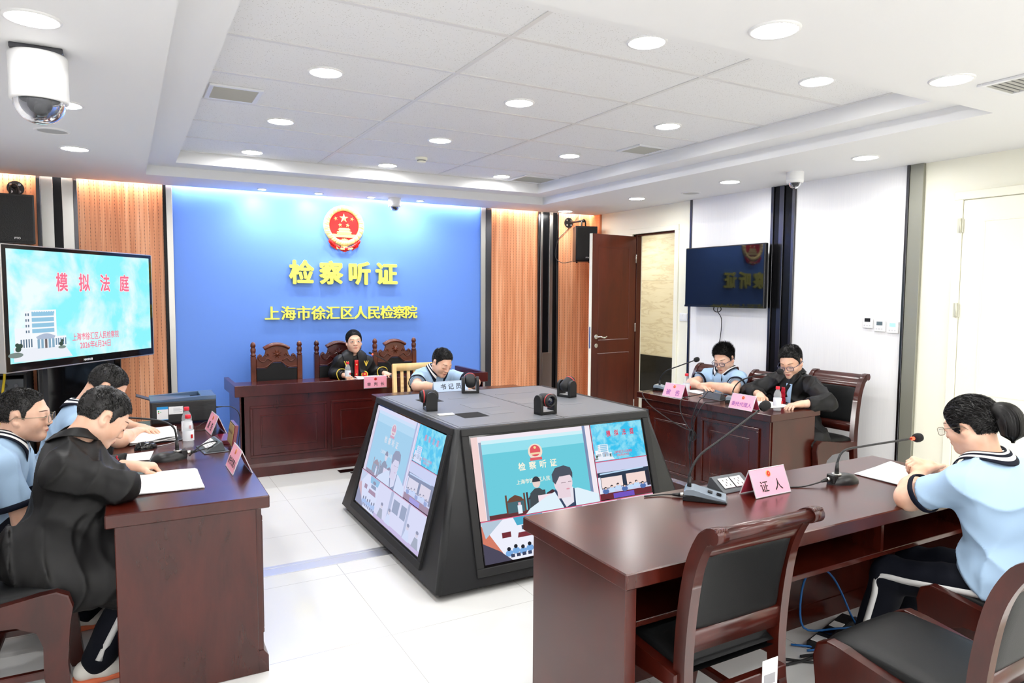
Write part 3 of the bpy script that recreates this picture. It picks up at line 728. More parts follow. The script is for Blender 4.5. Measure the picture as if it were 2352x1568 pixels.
def conference_chair(name, label, loc, rz, s=1.0, group=None):
    t = thing(name, label, 'chair', loc, rz, group); t.scale = (s, s, s)
    for q in (-1, 1):
        b = B(); ribbon(b, POST, lambda u: .038+.010*math.sin(PI*u), q*.205-.018, q*.205+.018)
        b.cyl((q*.205-.022, -.325, .914), (q*.205+.022, -.325, .914), .024, n=18)
        for k in range(5): b.sphere((q*.205-.018+.009*k, -.338, .933), .006, 8)
        b.obj('back_post', M_chair, t)
        # curved side: seat rail flowing into the front leg with an arch underneath
        side = [(-.20, .40), (.10, .395), (.165, .36), (.185, .30), (.175, .18), (.20, .06), (.225, 0), (.275, 0), (.262, .10), (.252, .22), (.262, .36), (.275, .43), (.262, .478), (.225, .498), (.17, .492), (.0, .465), (-.20, .450)]
        B().prism(side, .044, (q*.215-.022, 0, 0), (0, 1, 0), (0, 0, 1), bev=.007).obj('leg', M_chair, t)
        B().box(q*.215-.013, q*.215+.013, -.235, .195, .175, .205, .004).obj('side_stretcher', M_chair, t)
    B().box(-.20, .20, -.025, .0, .178, .203, .004).obj('stretcher', M_chair, t)
    b = B(); rounded_pad(b, -.200, .200, [(-.205, .455), (-.05, .462), (.12, .470), (.22, .468), (.25, .44)], .06, .012); b.obj('seat', M_leather, t)
    B().box(-.193, .193, .205, .232, .375, .44, .004).obj('front_rail', M_chair, t)
    b = B(); rounded_pad(b, -.186, .186, [(-.203, .575), (-.216, .68), (-.240, .79), (-.258, .845)], .034, .010); b.obj('backrest_pad', M_leather, t)
    b = B(); ribbon(b, [(-.254, .835), (-.285, .89), (-.325, .92)], .032, -.19, .19); b.cyl((-.19, -.325, .914), (.19, -.325, .914), .018, n=16); b.obj('top_rail', M_chair, t)
    b = B(); ribbon(b, [(-.200, .515), (-.209, .585)], .032, -.19, .19); b.obj('lower_rail', M_chair, t)
    return t
ch1 = conference_chair('conference_chair', 'black leather and mahogany chair tucked under the foreground table, paper tag on its rear rail', (1.655, 1.725, 0), 0.0)
B().box(.075, .145, -.2585, -.2555, .345, .44, .001).box(.082, .133, -.2592, -.258, .358, .392, 0, 1).obj('paper_tag', [M_paper, mat('tag_print', (.35, .35, .37), .6)], ch1)
B().box(-.19, .19, -.255, -.225, .355, .40, .003).obj('rear_rail', M_chair, ch1)
def chair_at(loc, rz, label, s=1.0):
    c = dup(ch1, loc, rz, label); c.scale = (s, s, s)
    for k in list(c.children):
        if k.name.startswith('paper_tag'): bpy.data.objects.remove(k)
    return c
chair_at((2.165, 1.165, 0), 0.03, 'black leather and mahogany chair nearest the camera at the lower right corner')
chair_at((2.88, 1.25, 0), 0.0, 'black leather and mahogany chair on which the ponytailed girl sits')
chair_at((-.47, 3.21, 0), -PI/2-.02, 'black leather and mahogany chair under the black-robed boy in the left foreground')
chair_at((-.55, 3.82, 0), -PI/2, 'black leather and mahogany chair under the bespectacled boy at the far left')
chair_at((-.47, 4.43, 0), -PI/2, 'black leather and mahogany chair under the boy nearest the printer')
chair_at((4.50, 4.70, 0), PI/2+.05, 'black leather and mahogany chair behind the boy at the doorway end of the right table')
chair_at((4.50, 4.06, 0), PI/2, 'black leather and mahogany chair behind the black-robed boy at the right table')
chair_at((4.655, 3.55, 0), PI/2+.05, 'black leather and mahogany chair standing empty at the right end of the right table', 1.05)
# carved judges' chairs
def carved_chair(name, label, loc, Mw, group):
    t = thing(name, label, 'chair', loc, PI, group)           # local +y is the front; turned to face the room
    for q in (-1, 1):
        b = B(); b.box(q*.215-.024, q*.215+.024, -.225, -.18, 0, .98, .004)
        b.lathe([(.020, .98), (.026, .985), (.026, .995), (.018, 1.0), (.024, 1.02), (.026, 1.045), (.019, 1.06), (.019, 1.066), (.026, 1.075), (.022, 1.10), (.008, 1.115), (0, 1.117)], (q*.215, -.2, 0), n=14)
        for k in range(4): b.obb((q*.215, -.178, .62+.07*k), (.003, .004, .05), Matrix.Rotation(.7*(1 if k % 2 else -1), 3, 'Y'))
        b.obj('back_post', Mw, t)
        B().box(q*.215-.022, q*.215+.022, .20, .245, 0, .44, .004).obj('leg', Mw, t)
        B().box(q*.215-.015, q*.215+.015, -.18, .2, .36, .43, .003).obj('side_rail', Mw, t)
    B().box(-.19, .19, .205, .235, .36, .43, .003).obj('front_rail', Mw, t)
    b = B(); rounded_pad(b, -.20, .20, [(-.17, .455), (0, .46), (.2, .455)], .06, .012); b.obj('seat', M_leather, t)
    b = B(); top = []
    for i in range(41):
        x = -.19+.38*i/40; top.append((x, .86 + (.055 if abs(x) < .055 else .055*max(0, 1-(abs(x)-.055)/.02)*0 + max(0, .045*(1-(abs(x)-.055)/.04)) if abs(x) < .095 else 0)))
    pad = [(-.19, .50), (.19, .50)]+[(x, z-.004) for x, z in top[::-1]]
    b.prism(pad, .03, (0, -.185, 0), (1, 0, 0), (0, 0, 1), bev=.008); b.obj('backrest_pad', M_leather, t)
    # carved crest with scrolls
    crest = [(x, z) for x, z in top]
    up = [(.19, .94), (.175, .985), (.155, 1.0), (.135, .985), (.145, .965), (.125, .965), (.105, .99), (.095, 1.03), (.118, 1.045), (.10, 1.07), (.05, 1.092), (0, 1.10)]
    up = up+[(-x, z) for x, z in up[-2::-1]]
    b = B(); b.prism(crest+up, .034, (0, -.183, 0), (1, 0, 0), (0, 0, 1), bev=.005)
    b.tube([(-.118, -.216, 1.05), (-.06, -.216, 1.08), (0, -.216, 1.09), (.06, -.216, 1.08), (.118, -.216, 1.05)], .016, n=8)
    b.tube([(-.118, -.183, 1.047), (-.06, -.18, 1.075), (0, -.18, 1.085), (.06, -.18, 1.075), (.118, -.183, 1.047)], .014, n=8)
    P = star(.050, .022, 8, PI/8); c = b._v((0, -.168, .995)); vs = [b._v((p[0], -.181, .995+p[1])) for p in P]
    for i in range(16): b.face([vs[i], vs[(i+1) % 16], c])
    b.sphere((0, -.172, .995), .016, 10)
    for q in (-1, 1):
        b.tube([(q*.05, -.181, .93), (q*.09, -.178, .955), (q*.12, -.178, .925), (q*.155, -.178, .935), (q*.17, -.178, .97), (q*.15, -.178, .985)], .0065, n=6)
        for k in range(3): b.sphere((q*(.075+.012*k), -.18, .985+.012*(k % 2)), .009, 8)
    b.tube([(x, -.181, z+.010) for x, z in top[::4]], .006, n=6)
    b.obj('carved_crest', Mw, t)
    B().box(-.19, .19, -.21, -.185, .44, .50, .004).obj('lower_rail', Mw, t)
    return t
carved_chair('carved_chair', 'carved chair with black leather back, leftmost behind the bench', (1.268, 6.76, 0), M_carve, 'carved chairs behind the bench')
carved_chair('carved_chair', 'darker carved chair behind the bench on which the girl in the robe sits', (1.865, 6.76, 0), M_wood_d, 'carved chairs behind the bench')
carved_chair('carved_chair', 'carved chair with black leather back, rightmost behind the bench', (2.475, 6.80, 0), M_carve, 'carved chairs behind the bench')
# pale slatted chair
t = thing('slatted_chair', 'pale beech chair with a slatted back behind the boy at the low table', 'chair', (2.345, 5.87, 0), PI)
for q in (-1, 1):
    b = B(); ribbon(b, [(-.19, 0), (-.185, .44), (-.195, .66), (-.215, .935)], .036, q*.20-.017, q*.20+.017); b.obj('back_post', M_pale, t)
    B().box(q*.19-.018, q*.19+.018, .16, .196, 0, .43, .004).obj('leg', M_pale, t)
    B().box(q*.19-.012, q*.19+.012, -.17, .16, .36, .42, .003).obj('side_rail', M_pale, t)
B().box(-.18, .18, .165, .19, .36, .42, .003).obj('front_rail', M_pale, t)
b = B(); ribbon(b, [(-.2095, .872), (-.216, .94)], .03, -.215, .215); b.obj('top_rail', M_pale, t)
B().box(-.19, .19, -.205, -.18, .50, .54, .003).obj('lower_rail', M_pale, t)
for i in range(5):
    x = -.128+.064*i
    b = B(); ribbon(b, [(-.193, .53), (-.197, .66), (-.208, .878)], .014, x-.014, x+.014, bev=.003); b.obj('slat', M_pale, t)
b = B(); rounded_pad(b, -.205, .205, [(-.19, .44), (0, .442), (.19, .44)], .045, .005); b.obj('seat', M_pale, t)
# ------------------------------------------------------------------ pictures on screens
EXPO = 2.0**SC.view_settings.exposure
def scr(r, g, b_, k=1.0):
    c = srgb(r, g, b_); return emis('screen_%d_%d_%d_%d' % (r, g, b_, int(k*100)), c, k/EXPO)
class Pic:
    """a picture made of flat coloured shapes lying in a plane; layers stack by 0.3 mm"""
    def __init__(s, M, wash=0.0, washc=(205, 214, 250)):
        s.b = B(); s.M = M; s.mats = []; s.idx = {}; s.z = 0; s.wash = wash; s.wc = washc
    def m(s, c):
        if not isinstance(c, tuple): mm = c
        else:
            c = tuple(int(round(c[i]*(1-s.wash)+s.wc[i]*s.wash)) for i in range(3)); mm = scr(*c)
        if mm.name not in s.idx: s.idx[mm.name] = len(s.mats); s.mats.append(mm)
        return s.idx[mm.name]
    def poly(s, pts, c):
        s.z += .00003
        s.b.face([s.b._v(s.M @ Vector((x, y, s.z))) for x, y in pts], s.m(c)); return s
    def rect(s, x0, y0, x1, y1, c): return s.poly([(x0, y0), (x1, y0), (x1, y1), (x0, y1)], c)
    def ell(s, x, y, rx, ry, c, n=20): return s.poly([(x+rx*math.cos(2*PI*i/n), y+ry*math.sin(2*PI*i/n)) for i in range(n)], c)
    def text(s, t, x, y, size, c, bold=0.0, sx=1.0):
        s.z += .00003; me = text_mesh(t, size, 0, bold)
        s.b.add_mesh(me, s.M @ Matrix.Translation((x, y, s.z)) @ Matrix.Diagonal((sx, 1, 1, 1)), s.m(c)); return s
    def done(s, name, parent): return s.b.obj(name, s.mats, parent)
def cloud_mat(name, sky, cloud, scale, k=1.0):
    m = bpy.data.materials.new(name); m.use_nodes = True; nt = m.node_tree; nt.nodes.clear()
    f = noise(nt, coords(nt, (scale, scale, scale)), 1.6, 5, 0.55, 0.4)
    c = ramp(nt, f, [(0.42, srgb(*sky)), (0.62, srgb(*cloud))])
    e = N(nt, 'ShaderNodeEmission'); e.inputs[1].default_value = k/EXPO; nt.links.new(c, e.inputs[0])
    o = N(nt, 'ShaderNodeOutputMaterial'); nt.links.new(e.outputs[0], o.inputs[0]); return m
def building(p, x, y, s, dim=1.0):
    """white office building with a curved porch, lower left of the slide"""
    wht, gls, dk = (246, 250, 255), (150, 200, 228), (96, 118, 140)
    p.poly([(x-.02*s, y-.02*s), (x+.70*s, y-.02*s), (x+.60*s, y+.10*s), (x-.02*s, y+.12*s)], (238, 242, 250))
    p.rect(x, y+.10*s, x+.62*s, y+.20*s, wht); p.rect(x+.0*s, y+.16*s, x+.13*s, y+.30*s, wht)
    p.rect(x+.12*s, y+.20*s, x+.18*s, y+.46*s, wht); p.rect(x+.18*s, y+.18*s, x+.50*s, y+.47*s, (250, 253, 255))
    for i in range(4): p.rect(x+.20*s, y+(.245+.055*i)*s, x+.47*s, y+(.285+.055*i)*s, gls)
    for i in range(10): p.rect(x+(.20+.029*i)*s, y+.43*s, x+(.215+.029*i)*s, y+.455*s, gls)
    for i in range(4):
        for j in range(2): p.rect(x+(.125+.028*j)*s, y+(.25+.055*i)*s, x+(.14+.028*j)*s, y+(.275+.055*i)*s, dk)
    for i in range(5): p.rect(x+(.06+.03*i)*s, y+.11*s, x+(.075+.03*i)*s, y+.19*s, dk)
    for i in range(5): p.rect(x+(.48+.03*i)*s, y+.11*s, x+(.497+.03*i)*s, y+.18*s, (120, 150, 175))
    arc = [(x+(.24+.24*i/12)*s, y+(.205+.030*math.sin(PI*i/12))*s) for i in range(13)]
    p.poly(arc+[(x+.46*s, y+.18*s), (x+.26*s, y+.18*s)], (178, 192, 214))
    for i in range(5): p.rect(x+(.255+.045*i)*s, y+.09*s, x+(.285+.045*i)*s, y+.18*s, (140, 176, 200) if i != 2 else (120, 110, 110))
    p.ell(x+.0*s, y+.045*s, .085*s, .026*s, (128, 142, 138)); p.ell(x+.56*s, y+.085*s, .05*s, .016*s, (128, 146, 138))
    for (cx, cy, r) in ((.03, .10, .035), (.055, .13, .03), (.02, .14, .025), (.55, .12, .028), (.565, .15, .02)): p.ell(x+cx*s, y+cy*s, r*s, r*.8*s, (66, 84, 74), 9)
def slide(p, x0, y0, W, H, clouds, big=True, red=(250, 120, 150)):
    p.rect(x0, y0, x0+W, y0+H, clouds)
    building(p, x0+.03*W, y0+.03*H, .50*W)
    for i, ch in enumerate('模拟法庭'):
        xx = x0+W*(.325+.152*i)
        if big: p.text(ch, xx, y0+H*.705, .180*H, (255, 244, 248), .012*H, .80)
        p.text(ch, xx, y0+H*.705, .180*H, red, .0045*H, .80)
    p.text('上海市徐汇区人民检察院', x0+W*.55, y0+H*.185, .078*H, red, .0010*H, .74)
    p.text('2026年6月24日', x0+W*.545, y0+H*.100, .078*H, red, .0009*H, .84)

# ------------------------------------------------------------------ large interactive display at the left
tva = math.atan2(6.87-5.675, .21+.712)
dv = thing('interactive_display', 'large lit display on a stand showing a blue sky slide with 模拟法庭', 'display', ((-.712+.21)/2, (5.675+6.87)/2, 0), tva)
DW, DH, zc = 1.505, .862, 1.473
b = B(); b.box(-DW/2, DW/2, -.004, .075, zc-DH/2, zc+DH/2, .008); b.obj('casing', M_black, dv)
b = B()
for q in ((-DW/2-.003, -DW/2+.006, zc-DH/2, zc+DH/2), (DW/2-.006, DW/2+.003, zc-DH/2, zc+DH/2), (-DW/2+.006, DW/2-.006, zc-DH/2-.003, zc-DH/2+.005), (-DW/2+.006, DW/2-.006, zc+DH/2-.005, zc+DH/2+.003)): b.box(q[0], q[1], -.006, .05, q[2], q[3], .002)
b.obj('silver_edge', M_steel, dv)
SW, SH = 1.43, .775; sx0, sz0 = -SW/2, zc-DH/2+.058
B().box(-DW/2+.006, DW/2-.006, -.0055, -.003, zc-DH/2+.005, zc+DH/2-.005, 0).obj('bezel', M_gloss, dv)
p = Pic(frame((0, -.006, 0), FU, FV))
slide(p, sx0, sz0, SW, SH, cloud_mat('slide_clouds', (146, 248, 255), (240, 255, 255), 1.7))
p.done('screen_image', dv)
B().add_mesh(text_mesh('MAXHUB', .022, 0, .0008), frame((-.02, -.0062, zc-DH/2+.027), FU, FV)).obj('maker_badge', M_white, dv)
for s in (-1, 1):
    B().box(s*.34-.025, s*.34+.025, .08, .11, .10, zc+.1, .004).obj('stand_post', M_blackm, dv)
    B().box(s*.34-.03, s*.34+.03, -.10, .36, .05, .10, .006).obj('foot', M_blackm, dv)
B().box(-.34, .34, .085, .105, .55, .62, .003).obj('cross_bar', M_blackm, dv)
b = B()
for s in (-1, 1):
    for y in (-.07, .33): b.cyl((s*.34-.015, y, .027), (s*.34+.015, y, .027), .027, n=14)
b.obj('castors', M_black, dv)
# black cabinet and equipment rack behind the display
cb = thing('black_cabinet', 'tall glossy black cabinet below the large lit display', 'cabinet', (-.345, 7.08, 0), 0)
B().box(-.31, .30, -.16, .17, 0, 1.12, .006).obj('body', M_blackm, cb)
B().box(-.305, .295, -.168, -.158, .05, 1.10, .003).obj('glass_door', M_gloss, cb)
B().box(-.28, -.268, -.185, -.165, .5, .62, .002).obj('door_handle', M_dsteel, cb)
rk = thing('equipment_rack', 'black rack of audio devices at the left edge behind the seated boys', 'rack', (-.905, 6.83, 0), 0)
b = B(); b.box(-.21, -.19, -.2, .25, 0, .94, .003); b.box(.19, .21, -.2, .25, 0, .94, .003); b.box(-.21, .21, -.2, .25, .93, .95, .003); b.box(-.21, .21, .22, .25, 0, .94); b.box(-.21, .21, -.2, .25, 0, .04); b.obj('frame', M_blackm, rk)
for i, (z, h) in enumerate(((.80, .10), (.69, .08), (.60, .07), (.48, .10), (.36, .10), (.24, .09), (.12, .09))):
    u = B().box(-.19, .19, -.19, .2, z, z+h, .003).obj('rack_unit', M_black if i else mat('unit_grey', (.10, .11, .12), .4), rk)
    b = B()
    for k in range(5): b.cyl((-.14+.07*k, -.19, z+h/2), (-.14+.07*k, -.205, z+h/2), .014, n=12)
    b.obj('knobs', M_dsteel, u)
mo = thing('small_monitor', 'small lit monitor showing a blue camera view under the large display', 'monitor', (-.80, 6.76, .95), math.radians(10))
B().box(-.115, .115, -.012, .012, .03, .185, .004).obj('casing', M_black, mo)
b = B(); b.box(-.05, .05, -.03, .05, 0, .012, .003); b.box(-.015, .015, -.005, .012, .01, .05); b.obj('stand', M_black, mo)
p = Pic(frame((0, -.0125, .045), FU, FV))
p.rect(-.105, 0, .105, .13, (34, 36, 120)); p.rect(-.105, .0, .105, .035, (60, 70, 200)); p.rect(-.055, .03, .045, .125, (38, 40, 150)); p.rect(.045, .02, .105, .09, (200, 205, 245)); p.rect(-.105, .02, -.06, .08, (190, 200, 245)); p.rect(-.005, .024, .02, .034, (240, 200, 90))
for i in range(6): p.ell(-.09+.036*i, .014, .014, .010, (24, 30, 110) if i % 2 else (120, 150, 240), 8)
p.done('screen_image', mo)
yc = B(); yc.tube([(-.86, 6.52, .55), (-.84, 6.52, .80), (-.82, 6.52, .98), (-.83, 6.52, 1.2), (-.82, 6.52, 1.30)], .009, n=8); yc.tube([(-.86, 6.52, .55), (-.845, 6.52, .40), (-.83, 6.52, .2), (-.84, 6.52, .009), (-.80, 6.5, .009)], .009, n=8)
tag(yc.obj('yellow_cable', mat('cable_yellow', srgb(240, 205, 40), .4)), 'yellow cable hanging at the left edge beside the large display', 'cable')

# ------------------------------------------------------------------ the four-sided screen kiosk
M_kiosk = mat('kiosk_grey', srgb(32, 33, 35), 0.42)
bump(M_kiosk, noise(M_kiosk.node_tree, coords(M_kiosk.node_tree), 420, 2), 0.08, 0.001)
M_ktop = mat('kiosk_top', srgb(112, 115, 120), 0.5)
M_perfk = mat('perforated_metal', srgb(84, 86, 90), 0.5)
def pk():
    nt, ln, b = M_perfk.node_tree, M_perfk.node_tree.links, M_perfk.node_tree.nodes['Principled BSDF']
    v = N(nt, 'ShaderNodeTexVoronoi'); v.inputs['Scale'].default_value = 110; v.inputs['Randomness'].default_value = 0.1; ln.new(coords(nt), v.inputs['Vector'])
    ln.new(ramp(nt, v.outputs['Distance'], [(0.25, (.01, .01, .01, 1)), (0.36, (*srgb(118, 120, 124)[:3], 1))]), b.inputs['Base Color'])
pk()
kx, ky = 2.2475, 4.125
ks = thing('screen_kiosk', 'dark grey four-sided kiosk with sloping screens in the middle of the floor', 'kiosk', (kx, ky, 0))
hb, ht, kz0, kz1 = .892, .680, .04, .85
b = B()
vb = [b._v((sx*hb, sy*.905, kz0)) for sx, sy in ((-1, -1), (1, -1), (1, 1), (-1, 1))]; vt = [b._v((sx*ht, sy*.675, kz1-.004)) for sx, sy in ((-1, -1), (1, -1), (1, 1), (-1, 1))]
fs = [b.face(vb[::-1]), b.face(vt)]+[b.face([vb[i], vb[(i+1) % 4], vt[(i+1) % 4], vt[i]]) for i in range(4)]
ed = [e for f in fs[2:] for e in f.edges if (e.verts[0] in vb) != (e.verts[1] in vb)]
bmesh.ops.bevel(b.bm, geom=list(set(ed)), offset=.03, offset_type='OFFSET', segments=4, profile=.5, affect='EDGES', material=-1)
for f in b.bm.faces:
    if len(f.verts) == 4 and f.calc_area() < .05: f.smooth = True
b.obj('body', M_kiosk, ks)
# top plate: four strips around and a field with four square openings
b = B()
X = [-.655, -.53, -.33, .33, .53, .655]; Y = [-.65, -.53, -.33, .27, .47, .65]
holes = [(-.415, -.305), (-.41, .345), (.43, .33), (.42, -.33)]
b.box(-ht+.02, ht-.02, -.655, .655, kz1-.006, kz1-.001, .001)
b.obj('top_plate', M_ktop, ks)
b = B(); b.box(-.003+.05, .003+.05, -.65, .65, kz1-.001, kz1-.0004); b.box(-.64, -.636, -.65, .65, kz1-.001, kz1-.0004); b.box(-.65, .65, -.632, -.628, kz1-.001, kz1-.0004); b.obj('panel_joints', M_blackm, ks)
def hole(cx, cy, s, rot):
    b = B(); R = Matrix.Rotation(rot, 3, 'Z'); b.obb((cx, cy, kz1-.0005), (s, s, .0012), R); b.obj('cutout', mat('cutout_black', (.003, .003, .003), .9), ks)
hole(-.41, -.315, .165, 0.0); hole(-.42, .33, .15, 0.0)
for (x0, x1, y0, y1) in ((-.30, -.105, -.12, .085), (.07, .27, -.09, .10), (-.29, -.13, -.355, -.26), (-.27, -.13, .32, .35), (.12, .45, .36, .385), (.30, .46, -.255, -.22)):
    B().box(x0, x1, y0, y1, kz1-.001, kz1+.0002).obj('perforated_panel', M_perfk, ks)
b = B()
for sx in (-1, 1):
    for sy in (-1, 1): b.cyl((sx*.8, sy*.8, 0), (sx*.8, sy*.8, .045), .03, n=14)
b.obj('feet', M_black, ks)
B().box(-.86, .86, -.87, .87, .018, .042).obj('base_skirt', M_black, ks)
# sloping screens
sl = {'south': (Vector((0, -.905, kz0)), Vector((1, 0, 0)), Vector((0, .23, .81))), 'west': (Vector((-hb, 0, kz0)), Vector((0, -1, 0)), Vector((.212, 0, .81))), 'north': (Vector((0, .905, kz0)), Vector((-1, 0, 0)), Vector((0, -.23, .81))), 'east': (Vector((hb, 0, kz0)), Vector((0, 1, 0)), Vector((-.212, 0, .81)))}
def room_view(p, x0, y0, W, H):
    p.rect(x0, y0, x0+W, y0+H, (206, 210, 238)); p.rect(x0, y0+.28*H, x0+W, y0+.72*H, (40, 52, 70)); p.poly([(x0+.05*W, y0+.66*H), (x0+.9*W, y0+.70*H), (x0+.9*W, y0+.73*H), (x0+.05*W, y0+.70*H)], (190, 222, 250))
    p.rect(x0+.06*W, y0+.30*H, x0+.46*W, y0+.58*H, (246, 226, 220)); p.rect(x0+.54*W, y0+.30*H, x0+.92*W, y0+.60*H, (246, 218, 210))
    p.rect(x0, y0, x0+W, y0+.16*H, (104, 40, 46)); p.rect(x0+.25*W, y0, x0+.65*W, y0+.13*H, (110, 80, 190))
    for i in range(7):
        cx = x0+W*(.12+.12*i); cy = y0+H*(.26+.03*(i % 3)); p.ell(cx, cy-.05*H, .06*W, .07*H, (196, 222, 250) if i % 3 else (80, 110, 170), 10); p.ell(cx, cy+.04*H, .026*W, .035*H, (40, 36, 40), 10); p.ell(cx+.004*W, cy+.02*H, .018*W, .026*H, (240, 206, 190), 8)
    p.rect(x0+.93*W, y0+.2*H, x0+W, y0+.62*H, (40, 40, 52)); p.rect(x0, y0+.16*H, x0+.05*W, y0+.6*H, (236, 240, 250))
def wide_view(p, x0, y0, W, H):
    p.rect(x0, y0, x0+W, y0+H, (240, 242, 252)); p.poly([(x0, y0), (x0+.36*W, y0), (x0+.16*W, y0+.55*H), (x0+.02*W, y0+.95*H), (x0, y0+.9*H)], (214, 120, 96)); p.poly([(x0, y0), (x0+.42*W, y0), (x0+.25*W, y0+.25*H), (x0, y0+.5*H)], (70, 66, 84))
    p.poly([(x0, y0+H), (x0+.34*W, y0+H), (x0+.05*W, y0+.6*H)], (180, 200, 216)); p.poly([(x0+.5*W, y0+H), (x0+.98*W, y0+H), (x0+.92*W, y0+.8*H), (x0+.55*W, y0+.8*H)], (70, 168, 200))
    p.poly([(x0+.56*W, y0+.62*H), (x0+.88*W, y0+.62*H), (x0+.92*W, y0+.50*H), (x0+.54*W, y0+.50*H)], (120, 44, 52)); p.rect(x0+.62*W, y0+.68*H, x0+.86*W, y0+.78*H, (60, 76, 96)); p.rect(x0+.3*W, y0+.55*H, x0+.44*W, y0+.68*H, (110, 40, 46)); p.ell(x0+.74*W, y0+.86*H, .08*W, .05*H, (60, 50, 60), 10)
    for i in range(6):
        cx = x0+W*(.38+.11*i); cy = y0+H*(.22+.04*(i % 2)); p.ell(cx, cy-.05*H, .06*W, .08*H, (120, 170, 226), 10); p.ell(cx, cy+.05*H, .03*W, .05*H, (30, 30, 36), 10)
    for i in range(7): p.rect(x0+W*(.40+.09*i), y0+.06*H, x0+W*(.46+.09*i), y0+.14*H, (56, 64, 92))
def desk_view(p, x0, y0, W, H, fl):
    p.rect(x0, y0, x0+W, y0+H, (238, 232, 246)); p.rect(x0+(.55 if fl else .30)*W, y0+.1*H, x0+(.66 if fl else .38)*W, y0+H, (150, 160, 180)); p.rect(x0+(.72 if fl else .06)*W, y0+.5*H, x0+(.98 if fl else .28)*W, y0+.85*H, (84, 98, 112)); p.rect(x0, y0, x0+W, y0+.12*H, (196, 150, 196))
    for i in range(2):
        cx = x0+W*((.28 if fl else .45)+.36*i); p.poly([(cx-.13*W, y0+.10*H), (cx+.13*W, y0+.10*H), (cx+.06*W, y0+.36*H), (cx-.06*W, y0+.36*H)], (110, 116, 110) if i == (0 if fl else 1) else (220, 234, 250)); p.ell(cx, y0+.44*H, .05*W, .07*H, (232, 206, 196), 12); p.ell(cx, y0+.49*H, .052*W, .045*H, (64, 62, 70), 12)
